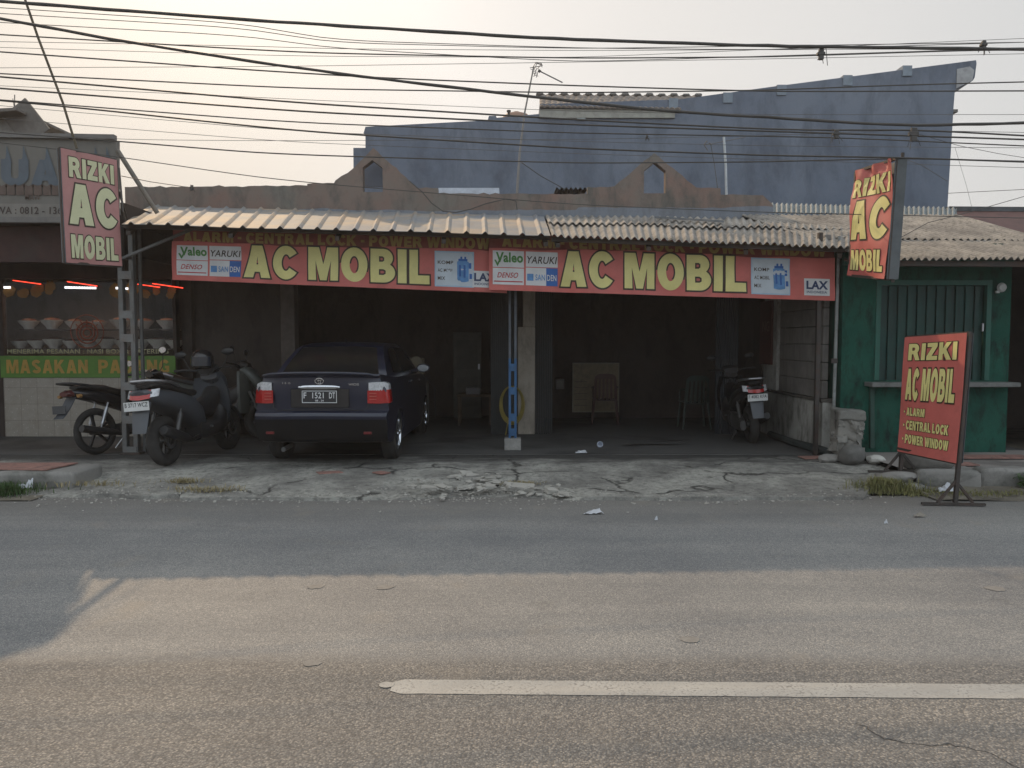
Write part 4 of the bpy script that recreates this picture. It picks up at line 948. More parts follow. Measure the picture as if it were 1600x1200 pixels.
# antennas
an = thing('tv_antenna', 'thin television antenna on a leaning mast above the blue grey wall', 'antenna', P(808, 300, 12.3))
b = MB(); b.tube([P(808, 302, 12.3), P(812, 240, 12.3), P(820, 175, 12.3), P(834, 104, 12.3)], [.022, .018, .014, .011], 8); b.build('mast', mat('galvanised_mast', (.20, .19, .18), .5, .4), an)
M_ANT = mat('antenna_metal', (.14, .13, .125), .5, .4, bump=0)
b = MB(); D_ = 12.3
def ln(a, c, r=.006, d0=0, d1=0): b.tube([P(*a, D_ + d0), P(*c, D_ + d1)], r, 6)
ln((828, 106), (846, 103)); ln((836, 98), (848, 102)); ln((832, 106), (838, 97)); ln((840, 108), (846, 99)); ln((836, 98), (846, 99)); ln((846, 99), (847, 105)); ln((840, 97), (835, 108))
for k in range(4): ln((829 + 2 * k, 108 + 3 * k), (838 + k, 110 + 3 * k), .005)
ln((834, 120), (839, 106)); ln((838, 121), (842, 108))
b.build('antenna_elements', M_ANT, an)
b = MB(); ln((841, 110), (879, 129), .01); b.lathe([(0, -.03), (.03, 0), (0, .03)], P(843, 111, D_)); b.build('boom', M_ANT, an)
an2 = thing('tv_antenna', 'small antenna on a white pole above the right gable', 'antenna', P(1134, 304, 12.5)); D_ = 12.5
b = MB(); b.tube([P(1135, 306, 12.5), P(1134, 260, 12.5), P(1131, 214, 12.5)], .02); b.build('pole', mat('white_pole', (.45, .47, .48), .5), an2)
b = MB(); ln((1101, 226), (1111, 225), .008); ln((1111, 225), (1165, 214), .006); ln((1100, 226), (1105, 220), .009); ln((1100, 226), (1106, 235), .009); ln((1108, 223), (1112, 227), .014); b.build('antenna_elements', M_ANT, an2)
wd = MB(); wd.tube([P(1111, 228, 12.5), P(1116, 255, 12.5), P(1122, 300, 12.4)], .006, 5); wd.build('cable', M_CABLE, an2)

# ================================================================ LEFT RESTAURANT
RY = 11.7; RX0, RX1 = -9.6, -5.12
rs_ = thing('food_stall_front', 'restaurant front with a glazed food display above marbled tiles', 'restaurant', (-6.5, RY, FZ))
bz1 = P(100, 590, RY).z; gz0 = P(100, 557, RY).z; gz1 = P(100, 441, RY).z
b = MB(); b.box(P(5, 600, RY).x, RX1, RY, RY + .12, FZ, bz1 - .002, bev=.003); b.build('tiled_base', M_TILE, rs_)
b = MB(); b.box(P(3, 600, RY).x, RX1, RY - .02, RY + .1, bz1, gz0 + .01); b.build('green_band', mat('green_band', (.075, .17, .018), .5, var=.25, scale=3, bump=0), rs_)
fb = quadf(Vector((P(3, 600, RY).x, RY - .02, gz0 + .01)), Vector((RX1, RY - .02, gz0 + .01)), Vector((RX1, RY - .02, bz1)), Vector((P(3, 600, RY).x, RY - .02, bz1)))
b = MB(); b.text('MASAKAN', fb, .035, .50, .2, .82, 0, .003, block=True); b.text('PADANG', fb, .56, .965, .2, .82, 0, .003, block=True); b.build('lettering', mat('orange_print', (.36, .21, .035), .5, var=.2, bump=0), rs_)
b = MB(); fb2 = quadf(Vector((P(3, 600, RY).x, RY - .006, gz0 + .14)), Vector((RX1, RY - .006, gz0 + .14)), Vector((RX1, RY - .006, gz0 + .02)), Vector((P(3, 600, RY).x, RY - .006, gz0 + .02)))
b.text('MENERIMA PESANAN : NASI BOX & CATERING', fb2, .04, .96, .2, .75, .012, .004); b.build('small_lettering', mat('pale_yellow_print', (.36, .34, .2), .5, bump=0), rs_)
b = MB(); b.box(P(3, 600, RY).x, RX1, RY + .001, RY + .01, gz0 + .012, gz1); b.build('glass_pane', glass('display_glass', (.03, .028, .025), .04, .13), rs_)
b = MB()
for xx in (P(3, 500, RY).x - .03, RX1 - .03): b.box(xx, xx + .05, RY - .01, RY + .05, gz0 + .012, gz1 + .05)
b.build('window_frame', M_DKBROWN, rs_)
b = MB(); b.box(-9.6, P(0, 500, RY).x + .02, RY, RY + .12, FZ, 3.1); b.box(-9.6, RX1, RY, RY + .12, gz1 + .052, 3.1)
b.box(-9.6, -5.1, RY + 3.4, RY + 3.5, FZ, 3.1); b.box(-9.7, -9.6, RY - 1.8, RY + 3.4, FZ, 3.1); b.box(RX1, RX1 + .02, RY, RY + .12, FZ, 3.1); b.build('walls', M_DKBROWN, rs_)
b = MB(); b.box(-5.04, -5.0, 9.99, 11.89, 2.7, 3.36); b.build('added_sun_blocker', M_DKBROWN, rs_)  # added board, only stops sun leaking past the awning onto the road
b = MB(); b.box(-9.7, -4.97, 9.98, RY + 3.5, 3.1, 3.2); b.build('roof_slab', M_DKBROWN, rs_)
b = MB(); b.box(-9.6, -5.2, 10.2, 10.35, 2.62, 3.09); b.build('hanging_boards', mat('dark_red_brown', (.06, .03, .026), .8, var=.4, scale=3, dirt=.4), rs_)
# painted orange leaf frieze & round emblem on the glass
def blotch(mb, c, r_, sd, y, asp=1.0):
    mb.poly([Vector((c[0] + r_ * math.cos(a) * (1 + .55 * nz(a * 2.2, sd)), y, c[1] + asp * r_ * math.sin(a) * (1 + .55 * nz(a * 2.2, sd + 5)))) for a in [k * math.tau / 22 for k in range(22)]])
b = MB()
for i in range(26):
    px = 16 + (i % 13) * 21 + rs.uniform(-4, 4)
    if 95 < px < 175: continue
    c = P(px, 451 + rs.uniform(-3, 12) - abs((px - 45) if px < 110 else (px - 245)) * .08, RY - .004); blotch(b, (c.x, c.z), rs.uniform(.05, .10), i, RY - .004 - .0006 * i)
b.build('leaf_frieze', mat('dull_orange_print', (.26, .13, .03), .6, var=.3, bump=0), rs_)
c = P(136, 518, RY - .005); b = MB(); b.torus(c, .25, .008, 'y', 40, 6)
for k in range(3): b.torus(c + Vector((0, 0, -.02)), .06 + .05 * k, .012, 'y', 24, 6)
for k in range(7): a = math.pi * k / 6; b.bar(c + Vector((.1 * math.cos(a), 0, .06 * math.sin(a))), c + Vector((.19 * math.cos(a), 0, .04 + .14 * math.sin(a))), .02, .006)
b.build('round_emblem', mat('rust_print', (.20, .05, .025), .6, bump=0), rs_)
# shelves and bowls
b = MB()
for z in (gz0 + .12, gz0 + .42): b.box(P(20, 500, RY).x, RX1 - .05, RY + .15, RY + .55, z - .02, z)
b.build('display_shelves', mat('shelf_dark', (.09, .07, .06), .6), rs_)
M_BOWL = mat('white_enamel', (.55, .52, .47), .4, var=.15, bump=0); M_FOOD = mat('stewed_food', (.12, .05, .03), .5, var=.5, scale=30)
bowl0 = thing('food_bowl', 'white bowl of food on the display shelves behind the restaurant glass', 'bowl', (0, 0, 0), 'bowls of food behind the restaurant glass')
b = MB(); b.lathe([(0, 0), (.05, 0), (.055, .02), (.10, .07), (.115, .10), (.108, .10), (.09, .07), (.05, .03), (0, .03)], n=20); b.build('bowl', M_BOWL, bowl0, smooth=True)
b = MB(); b.lathe([(.10, .085), (.07, .115), (0, .13)], n=14); 
for v in b.bm.verts: v.co.z += .012 * nz(v.co.x * 40, v.co.y * 40)
b.build('food', M_FOOD, bowl0, smooth=True)
ORD = 'first second third fourth fifth sixth seventh eighth ninth tenth'.split()
spots = [(x, RY + .33, gz0 + .12) for x in [P(30 + 27 * k, 500, RY + .33).x for k in range(10)]] + [(x, RY + .33, gz0 + .42) for x in [P(45 + 36 * k, 500, RY + .33).x for k in range(7)]]
for i, s_ in enumerate(spots):
    o = bowl0 if i == 0 else copy_tree(bowl0); o.location = s_; k = rs.uniform(1.15, 1.5); o['label'] = 'white bowl of food, %s from the left on the %s shelf behind the restaurant glass' % (ORD[i if i < 10 else i - 10], 'lower' if i < 10 else 'upper'); o.scale = (k, k, k)
# lamps glowing behind the glass
sl_ = bpy.data.lights.new('display_lamp', 'AREA'); sl_.shape = 'RECTANGLE'; sl_.size = 2.6; sl_.size_y = .06; sl_.energy = 9; sl_.color = (1.0, .58, .34)
so_ = bpy.data.objects.new('display_lamp', sl_); scene.collection.objects.link(so_); so_.location = (-6.4, RY + .25, gz1 - .02)
M_TUBE = emit('white_tube_light', (.9, .92, .95), 1.6); M_REDT = emit('red_tube_light', (.9, .06, .03), 2.2)
for k, (a, c, m_, lab) in enumerate((((100, 449), (150, 450), M_TUBE, 'white dotted light strip left of the steel column behind the restaurant glass'), ((180, 450), (200, 451), M_TUBE, 'short white light strip next to the steel column'), ((5, 449), (16, 449), M_TUBE, 'short white light strip at the far left edge'),
     ((20, 438), (64, 444), M_REDT, 'red neon tube at the far left of the restaurant window'), ((105, 440), (152, 447), M_REDT, 'red neon tube over the middle of the restaurant window'), ((215, 444), (250, 449), M_REDT, 'red neon tube just right of the steel column'), ((238, 443), (286, 450), M_REDT, 'red neon tube at the right end of the restaurant window'))):
    b = MB(); A, B_ = P(*a, RY + .03 if 0 else RY - .06), P(*c, RY - .06)
    if m_ is M_TUBE:
        n = max(3, int((c[0] - a[0]) / 4))
        for i in range(n): q = lerp(A, B_, (i + .5) / n); b.box(q.x - .013, q.x + .013, q.y, q.y + .02, q.z - .016, q.z + .016)
    else: b.tube([A, B_], .007, 6)
    tag(b.build('light_strip', m_), lab, 'light')
# fascia board with lettering
FBY = 9.9
fs = thing('fascia_sign', 'grey painted restaurant fascia with big blue grey letters and a phone number', 'sign', (-6.6, FBY, 3.2))
ftl, ftr, fbr, fbl = P(-200, 212, FBY), P(181, 219, FBY), P(181, 341, FBY), P(-200, 339, FBY)
b = MB(); b.poly([ftl, ftr, fbr, fbl], .1, (0, 1, 0)); b.build('board', mat('sign_grey', (.155, .145, .128), .7, var=.2, scale=1.5, dirt=.35, dirtc=(.13, .12, .1), streak=True), fs)
b = MB(); b.bar(ftl + Vector((0, -.01, .03)), ftr + Vector((0, -.01, .03)), .08, .06); b.bar(fbl + Vector((0, -.01, -.03)), fbr + Vector((0, -.01, -.03)), .08, .07); b.build('board_frame', mat('frame_grey', (.15, .14, .13), .6), fs)
ff = quadf(ftl, ftr, fbr, fbl)
def fu(px): return (px + 200) / 381
def fv(py): return 1 - (py - 216) / 124
b = MB(); b.text('UA', ff, fu(4), fu(92), fv(288), fv(250), .03, .012, block=True)
for hx_ in (12, 38, 74, 150, 168):
    A = ff(fu(hx_), fv(252)); b.poly([A + Vector((-.05, -.013, -.02)), A + Vector((.06, -.013, -.03)), A + Vector((.05, -.013, .03)), A + Vector((0, -.013, .2)), A + Vector((-.015, -.013, .05))])
b.build('lettering', mat('blue_grey_print', (.085, .105, .125), .6, var=.2, bump=0), fs)
b = MB()
for hx_ in range(-10, 180, 14):
    A = ff(fu(hx_), fv(297)); b.box(A.x - .05, A.x + .05, FBY - .012, FBY - .004, A.z - .06, A.z + .04); b.poly([A + Vector((-.07, -.014, .04)), A + Vector((.07, -.014, .04)), A + Vector((.06, -.014, .08)), A + Vector((0, -.014, .05)), A + Vector((-.06, -.014, .08))])
b.text('MAW', ff, fu(40), fu(64), fv(312), fv(303), .01, .012)
b.build('rooftop_pattern', mat('brown_print', (.11, .075, .06), .6, var=.3, bump=0), fs)
b = MB(); A, B_, C_, D2 = ff(0, fv(340)) , ff(1, fv(340)), ff(1, fv(318)), ff(0, fv(318)); b.poly([p + Vector((0, -.004, 0)) for p in (A, B_, C_, D2)]); b.build('white_strip', mat('off_white_strip', (.19, .175, .155), .7, var=.15), fs)
b = MB(); b.text('WA : 0812 - 1363', ff, fu(-6), fu(104), fv(334), fv(323), .015, .009); b.build('phone_number', mat('black_print', (.05, .035, .03), .6, bump=0), fs)
# gabled house far left
gh = thing('gabled_house', 'grey gabled house behind the restaurant fascia at the far left', 'house', (-9, 14, 0))
HD = 13.2; ap = P(22, 170, HD); b = MB()
b.poly([P(-260, 218, HD), P(62, 218, HD), P(24, 173, HD), P(10, 180, HD), P(-260, 180, HD)], .4, (0, 1, 0)); b.build('gable_wall', M_LWALL, gh)
b = MB(); b.poly([P(-260, 182, HD - .4), P(25, 168, HD - .4), P(25, 172, HD - .4), P(-260, 200, HD - .4)], 2, (0, 1, .0)); b.bar(P(22, 168, HD - .1), P(60, 216, HD - .1), .5, .04, Vector((0, 1, 0))); b.build('roof_edge', mat('roof_edge_dark', (.14, .125, .11), .8, var=.3), gh)
b = MB(); b.box(-14, -6.6, HD + .4, HD + 3, 0, 3.9); b.build('walls', M_LWALL, gh)
b = MB(); b.tube([P(23, 170, HD), P(23, 148, HD)], .008, 5); b.tube([P(22, 166, HD), P(20, 154, HD)], .006, 5); tag(b.build('roof_spike', M_CABLE2), 'thin lightning rod on the gable peak at far left', 'rod')
# ================================================================ COLUMNS AND BRACES
def lattice(px, w0, D, base_px, ztop, name, lab, mats, block=False):
    base = G(px, base_px, FZ); x = base.x; y = D
    t = thing(name, lab, 'column', (x, y, FZ)); return t, x, y
# left column: two channels with batten plates and a slim post beside it
cy_ = 9.9; cx_ = P(203, 600, cy_).x
t = thing('steel_column', 'grey battened steel column left of the parked scooter carrying the awning', 'column', (cx_, cy_, FZ))
b = MB()
for s in (-1, 1): b.box(cx_ + s * .072 - .03, cx_ + s * .072 + .03, cy_ - .04, cy_ + .04, FZ, 3.05, bev=.004)
b.box(cx_ + .118, cx_ + .150, cy_ + .06, cy_ + .10, FZ, 3.1); b.build('channels', M_STEEL, t)
b = MB()
for z in (.05, .45, .88, 1.50, 1.80, 2.3): b.box(cx_ - .085, cx_ + .085, cy_ - .052, cy_ - .042, z + FZ - .05, z + FZ + .05)
b.build('batten_plates', mat('batten_steel', (.155, .155, .15), .5, .3, dirt=.4, dirtc=(.14, .08, .05)), t)
b = MB(); b.box(cx_ - .12, cx_ + .14, cy_ - .08, cy_ + .1, FZ - .002, FZ + .025); b.build('base_plate', M_DSTEEL, t)
# blue column on a concrete block
cy2 = 10.3; cx2 = P(801, 600, cy2).x
t = thing('steel_column', 'slim steel column painted blue below, standing on a concrete block between the bays', 'column', (cx2, cy2, FZ))
z1 = P(801, 560, cy2).z; zb0 = P(801, 684, cy2).z
b = MB()
for s in (-1, 1): b.box(cx2 + s * .038 - .016, cx2 + s * .038 + .016, cy2 - .03, cy2 + .03, zb0, z1)
b.build('lower_post', M_BLUE, t, label='blue painted lower post')
b = MB()
for s in (-1, 1): b.box(cx2 + s * .038 - .016, cx2 + s * .038 + .016, cy2 - .029, cy2 + .029, z1, 3.0)
b.build('upper_post', mat('faded_blue_grey', (.09, .10, .115), .6, .2, dirt=.4), t)
b = MB()
for z in (z1 - .12, (z1 + zb0) / 2 + .1, zb0 + .28, zb0 + .08): b.box(cx2 - .04, cx2 + .04, cy2 - .04, cy2 - .031, z - .05, z + .05)
b.build('batten_plates', M_BLUE, t)
b = MB(); b.box(cx2 - .112, cx2 + .112, cy2 - .1, cy2 + .1, FZ - .002, zb0, bev=.01); b.build('concrete_foot', mat('pale_foot', (.27, .26, .24), .85, var=.3, dirt=.4), t)
# right posts at the end of the side wall
px_ = P(1301, 500, 9.8).x
t = thing('steel_post', 'rusty dark steel post with a pale pipe where the white side wall ends', 'post', (px_, 9.8, FZ))
b = MB(); b.box(px_ - .20, px_ - .15, 9.79, 9.85, FZ, 2.95); b.build('post', M_DSTEEL, t)
b = MB(); b.tube([(px_ + .02, 9.76, FZ + .02), (px_ + .03, 9.76, 1.5), (px_ + .04, 9.76, 2.9)], .022, 10); b.build('pipe', mat('pale_pipe', (.24, .25, .24), .6, .2, dirt=.6), t)
b = MB(); b.box(px_ - .03, px_ + .05, 9.735, 9.75, 1.3, 1.36); b.build('clip', M_DSTEEL, t)
# arm and braces on the left
b = MB(); b.tube([P(190, 404, 9.4), P(276, 368, 9.75), P(300, 358, 9.85)], .02, 10); tag(b.build('diagonal_brace', M_STEEL), 'pale diagonal steel brace from the steel column up under the awning', 'brace')
b = MB(); b.tube([P(183, 234, 9.85), P(246, 333, 10.2)], .03, 10); tag(b.build('slanted_pole', mat('pole_grey_brown', (.20, .18, .155), .6, .2)), 'slanted grey pole from the fascia board down to the zinc roof', 'pole')
b = MB(); b.tube([P(196, 345, 9.6), P(192, 330, 9.4), P(186, 262, 9.3)], .012, 6); tag(b.build('sign_stay', M_CABLE2), 'thin stay wire behind the left hanging sign', 'wire')

# ================================================================ SIGNS
M_SHEEN = M_RED
def hang_sign(name, lab, cat, corners, D, vin, let, rows, side='l', depth=.07, wave=None, framem=M_BACKV):
    TL, TR, BR, BL = [P(*c, d) for c, d in zip(corners, D)]
    f = quadf(TL, TR, BR, BL, wave); n = (TR - TL).cross(BL - TL).normalized()
    if n.y < 0: n = -n
    t = thing(name, lab, cat, (BL + BR) / 2)
    b = MB(); b.sheet(f, 26, 34, .004, n); b.build('face', vin, t, smooth=True)
    c = [p + n * .03 for p in (TL, TR, BR, BL)]
    b = MB()
    for i in range(4): b.bar(c[i], c[(i + 1) % 4], .03, .03, n)
    b.build('frame', M_DSTEEL, t)
    g = quadf(TL + n * depth, TR + n * depth, BR + n * depth, BL + n * depth)
    b = MB(); b.sheet(g, 6, 8, .003, n); b.build('back_sheet', framem, t, smooth=True)
    return t, f, n, (TL, TR, BR, BL)
def letters(t, f, rows, inner, outline=M_INK, cut=14, name='lettering'):
    bo, bi = MB(), MB()
    for (s, u0, u1, v0, v1, bold, ow) in rows:
        bo.text(s, f, u0, u1, v0, v1, .02 + ow * 1.5, .0035, cut, block=True)
        bi.text(s, f, u0, u1, v0, v1, .02, .0065, cut, block=True)
    if any(r[-1] for r in rows): bo.build(name + '_outline', outline, t)
    else: bo.bm.free()
    return bi.build(name, inner, t)
# left hanging sign
t, f, n, cs = hang_sign('hanging_sign', 'faded pink hanging sign reading RIZKI AC MOBIL beside the grey steel column', 'sign', ((95, 231), (183, 250), (190, 416), (104, 410)), (8.75, 9.35, 9.35, 8.75), M_REDF, None, None,
    wave=lambda u, v: .006 * math.sin(u * 5 + v * 3) + .02 * max(0, .06 - v) * 10 * math.sin(u * 5))
letters(t, f, (('RIZKI', .12, .92, .765, .935, .045, .034), ('AC', .10, .93, .355, .70, .05, .03), ('MOBIL', .10, .93, .05, .25, .045, .034)), M_YELF)
b = MB(); b.sheet(lambda u, v: lerp(cs[3], cs[0], v) + n * (.004 + .065 * u) + (cs[3] - cs[2]).normalized() * .004, 2, 8, .003, (-1, 0, 0)); b.build('side_edge', M_BACKV, t)
# rods that hold it
b = MB(); b.tube([P(120, 232, 8.95), P(98, 160, 8.9), P(60, 60, 8.8), P(36, -10, 8.7), P(25, -60, 8.6)], .014, 8); tag(b.build('sign_rope', mat('rope_brown', (.10, .08, .05), .8)), 'brown knotted rope rising from the left hanging sign out of the photo', 'rope')
b = MB(); b.bar(P(186, 404, 9.38), P(204, 403, 9.86), .03); b.bar(P(186, 300, 9.38), P(200, 345, 9.9), .02); tag(b.build('sign_bracket', M_DSTEEL), 'steel bracket joining the left hanging sign to the column', 'bracket')
# right hanging sign
t, f, n, cs = hang_sign('hanging_sign', 'red vinyl hanging sign reading RIZKI AC MOBIL above the green kiosk roof', 'sign', ((1334, 268), (1398, 247), (1384, 436), (1323, 430)), (9.15, 8.35, 8.35, 9.15), M_RED, None, None, depth=.12,
    wave=lambda u, v: .016 * math.sin(u * 4 + v * 7) + .010 * nz(u * 5, v * 6, 3) + .03 * max(0, v - .72) * 4 * math.sin(u * 15 + v * 9) + .02 * max(0, v - .7) * 4 * nz(u * 9, v * 12, 8) + .015 * max(0, .05 - v) * 20 * math.sin(u * 4))
letters(t, f, (('RIZKI', .05, .93, .74, .90, .04, .02), ('AC', .05, .93, .35, .69, .05, .03), ('MOBIL', .06, .93, .06, .24, .045, .034)), M_YEL)
b = MB(); b.sheet(lambda u, v: lerp(cs[2], cs[1], v) + n * (.004 + .11 * u) + (cs[1] - cs[0]).normalized() * (.006 + .04 * u), 3, 8, .003, (1, 0, 0)); b.build('side_edge', mat('side_grey_vinyl', (.09, .10, .105), .6), t)
b = MB(); b.tube([cs[1] + n * .06 + Vector((.03, 0, .06)), cs[2] + n * .06 + Vector((.02, 0, -.03))], .018, 8); b.bar(cs[2] + n * .06, P(1320, 405, 9.4), .025); b.build('hanger_bars', M_DSTEEL, t)
# standing sign
t, f, n, cs = hang_sign('standing_sign', 'red standing sign board on steel feet listing alarm, central lock and power window', 'sign', ((1414, 527), (1511, 520), (1494, 724), (1402, 705)), (8.2, 7.3, 7.3, 8.2), M_RED, None, None,
    wave=lambda u, v: .004 * math.sin(u * 5 + v * 6))
letters(t, f, (('RIZKI', .10, .88, .80, .935, .045, .034), ('AC MOBIL', .09, .89, .465, .72, .045, .034)), M_YEL)
letters(t, f, (('- ALARM', .08, .45, .325, .39, .03, .035), ('- CENTRAL LOCK', .08, .85, .205, .28, .03, .035), ('- POWER WINDOW', .08, .87, .085, .16, .03, .035)), M_YEL, name='list_lettering')
rt, rb = P(1515, 519, 7.33), P(1492, 796, 7.3); rb.z = .02
lt, lb = cs[0] + n * .04, Vector((P(1407, 738, 8.25).x, 8.25, .17))
for (p_, q_) in ((rt, rb), (lt, lb)):
    b = MB(); b.bar(p_, q_, .035); b.build('post', M_DSTEEL, t)
for (p, wl_, wr_) in ((rb, .31, .27), (lb, .34, .24)):
    b = MB(); b.bar(p + Vector((-wl_, .02, 0)), p + Vector((wr_, -.03, 0)), .035, .022); b.build('foot_bar', M_DSTEEL, t)
    for s_ in (-1, 1):
        b = MB(); b.bar(p + Vector((s_ * .17, 0, .01)), p + Vector((0, 0, .22)), .022); b.build('foot_strut', M_DSTEEL, t)
b = MB(); lm = (lt + lb) / 2; b.bar(P(1402, 700, 8.22), P(1494, 720, 7.35), .025); b.build('cross_bar', M_DSTEEL, t)

# banners
def banner(lab, TL, TR, BR, BL, offx, items, seed, full=True):
    def wave(u, v): return .014 * math.sin(u * 19 + seed) * (1 - v * .6) + .010 * math.sin(u * 43 + v * 9 + seed) * (1 - v) + .02 * nz(u * 7, v * 3, seed) + .012 * nz(u * 22, v * 2 + u * 9, seed)
    f = quadf(TL, TR, BR, BL, wave); t = thing('shop_banner', lab, 'banner', (BL + BR) / 2)
    b = MB(); b.sheet(lambda u, v: f(u, v * (.735 + .02 * math.sin(u * 9 + seed) + .012 * math.sin(u * 31))), 110, 12, .003, (0, 1, 0)); b.build('cloth', M_RED, t, smooth=True)
    return t, f
BD_ = 9.85
def bn(seed, lab, x0, x1, ytl, ytr, ybl, ybr, y_, pos, right_hidden):
    TL, TR, BR, BL = P(x0, ytl, y_), P(x1, ytr, y_ - .08), P(x1, ybr, y_ - .08), P(x0, ybl, y_)
    t, f = banner(lab, TL, TR, BR, BL, 0, None, seed)
    W = x1 - x0
    U = lambda px: (px - x0) / W
    def V(px, py): u = U(px); top = lerp(ytl, ytr, u); bot = lerp(ybl, ybr, u); return 1 - (py - top) / (bot - top)
    def patch(px0, px1, v0, v1, m, nm, off=.0045):
        b = MB(); b.sheet(lambda a, c: f(lerp(U(px0), U(px1), a), lerp(v0, v1, c)) + Vector((0, -off, 0)), 10, 4, .0015, (0, 1, 0)); return b.build(nm, m, t, smooth=True)
    return t, f, U, V, patch
def shaded_banner_top(t, f, lab, u0, u1):  # eave-shaded top of the banner, drawn as a separate darker strip
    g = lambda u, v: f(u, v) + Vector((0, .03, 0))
    o = thing('shaded_banner_top', lab, 'banner', t.location); b = MB(); b.sheet(lambda u, v: g(u, lerp(.60, 1.0, v)), 100, 6, .003, (0, 1, 0)); b.build('cloth', M_REDD, o, smooth=True)
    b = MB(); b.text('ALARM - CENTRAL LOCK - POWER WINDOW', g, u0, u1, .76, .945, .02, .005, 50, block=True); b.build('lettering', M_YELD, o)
def fill(t, f, U, patch, d, s=1.0):
    """d: pixel x of the left edge of the brand boxes"""
    X = lambda v: d + v
    patch(X(8), X(57), .40, .68, M_WHITEP, 'brand_panel'); patch(X(8), X(57), .10, .385, M_WHITEP, 'brand_panel')
    patch(X(60), X(110), .42, .68, M_WHITEP, 'brand_panel'); patch(X(60), X(92), .10, .405, M_WHITEP, 'brand_panel'); patch(X(92), X(110), .10, .405, M_BLUEP, 'brand_panel', .0055)
    q = MB(); q.text('Valeo', f, U(X(14)), U(X(55)), .49, .645, .035, .0075, 4); q.text('v', f, U(X(11)), U(X(20)), .425, .52, .02, .0075, 2); q.build('green_brand_lettering', M_GRNP, t)
    q = MB(); q.text('DENSO', f, U(X(15)), U(X(48)), .22, .31, .015, .0075, 4, ital=.3); q.build('red_brand_lettering', M_REDP, t)
    q = MB(); q.text('YARUKI', f, U(X(62)), U(X(109)), .48, .60, .012, .0075, 4, ital=.2); q.build('dark_brand_lettering', M_INK, t)
    q = MB(); q.text('SAN', f, U(X(75)), U(X(90)), .19, .29, .015, .0085, 4); q.build('blue_brand_lettering', M_MBLUE, t); q = MB(); q.text('DEN', f, U(X(93.5)), U(X(108)), .19, .29, .015, .0085, 4); q.build('white_brand_lettering', M_WHITEP, t)
    q = MB(); q.sheet(lambda a, c: f(lerp(U(X(62)), U(X(72)), a), lerp(.18, .30, c)) + Vector((0, -.0075, 0)), 3, 2, .001, (0, 1, 0)); q.build('brand_mark', M_MBLUE, t)
    q = MB(); q.box(0, 0, 0, 0, 0, 0); q.bm.clear()
    q.sheet(lambda a, c: f(lerp(U(X(10)), U(X(55)), a), lerp(.145, .165, c)) + Vector((0, -.0075, 0)), 3, 1, .001, (0, 1, 0)); q.build('small_line', M_REDP, t)
    letters(t, f, (('AC MOBIL', U(X(116)), U(X(403)), .115, .70, .045, .034),), M_YEL, cut=60, name='main_lettering')
    patch(X(412), X(473), .07, .70, M_CYAN, 'picture_panel'); patch(X(414), X(471), .095, .675, mat('picture_ground', (.50, .56, .61), .5, var=.1, bump=0), 'picture_panel', .0062)
    q = MB()
    q.text('KOMP', f, U(X(417)), U(X(441)), .47, .53, .012, .008, 2); q.text('AC MOBIL', f, U(X(417)), U(X(441)), .33, .39, .012, .008, 2); q.text('MIX', f, U(X(417)), U(X(428)), .19, .25, .012, .008, 2); q.build('picture_lettering', M_INK, t)
    def cyl(a, c):   # a blue canister like the one printed on the banner
        x = lerp(447, 465, a); return f(U(X(x)), lerp(.18, .52, c) + (.02 * math.sin(a * math.pi) if c > .5 else -.02 * math.sin(a * math.pi))) + Vector((0, -.008, 0))
    q = MB(); q.sheet(cyl, 8, 4, .001, (0, 1, 0)); q.build('printed_canister', M_MBLUE, t)
    q = MB()
    for (a, c, v0, v1) in ((449, 463, .53, .57), (452, 455, .57, .61), (458, 461, .57, .61), (465, 469, .40, .50), (466, 470, .22, .31), (450, 453, .26, .46), (457, 460, .24, .46)):
        q.sheet(lambda u, v, a=a, c=c, v0=v0, v1=v1: f(lerp(U(X(a)), U(X(c)), u), lerp(v0, v1, v)) + Vector((0, -.0095, 0)), 2, 2, .0005, (0, 1, 0))
    q.build('printed_canister_detail', M_BLUEP, t)
def fill_right(t, f, U, patch, X):
    patch(X(0), X(39), .08, .37, M_WHITEP, 'brand_panel')
    q = MB(); q.text('LAX', f, U(X(4)), U(X(35)), .195, .325, .04, .0075, 3); q.text('INDONESIA', f, U(X(4)), U(X(35)), .12, .16, .012, .0075, 3); q.build('dark_blue_brand_lettering', mat('navy_print', (.03, .05, .12), .5, bump=0), t)
t1, f1, U1, V1, patch1 = bn(1.0, 'red banner reading AC MOBIL under the zinc awning over the left bay', 268, 792, 357, 368, 437, 458, BD_ + .14, None, True)
fill(t1, f1, U1, patch1, 268); fill_right(t1, f1, U1, patch1, lambda v: 738 + v)
shaded_banner_top(t1, f1, 'services strip coloured dark maroon for the eave shade behind the top of the left red banner', U1(285), U1(765))
#letters(t1, f1, (('ALARM - CENTRAL LOCK - POWER WINDOW', U1(285), U1(765), .76, .945, .03, .035),), M_YELD, cut=60, name='top_lettering')
t2, f2, U2, V2, patch2 = bn(4.0, 'red banner reading AC MOBIL under the corrugated awning over the right bay', 764, 1304, 362, 379, 453, 470, BD_ - .02, None, False)
fill(t2, f2, U2, patch2, 762); 
fill_right(t2, f2, U2, patch2, lambda v: 1257 + v)
shaded_banner_top(t2, f2, 'services strip coloured dark maroon for the eave shade behind the top of the right red banner', U2(785), U2(1292))
#letters(t2, f2, (('ALARM - CENTRAL LOCK - POWER WINDOW', U2(785), U2(1292), .76, .945, .03, .035),), M_YELD, cut=60, name='top_lettering')

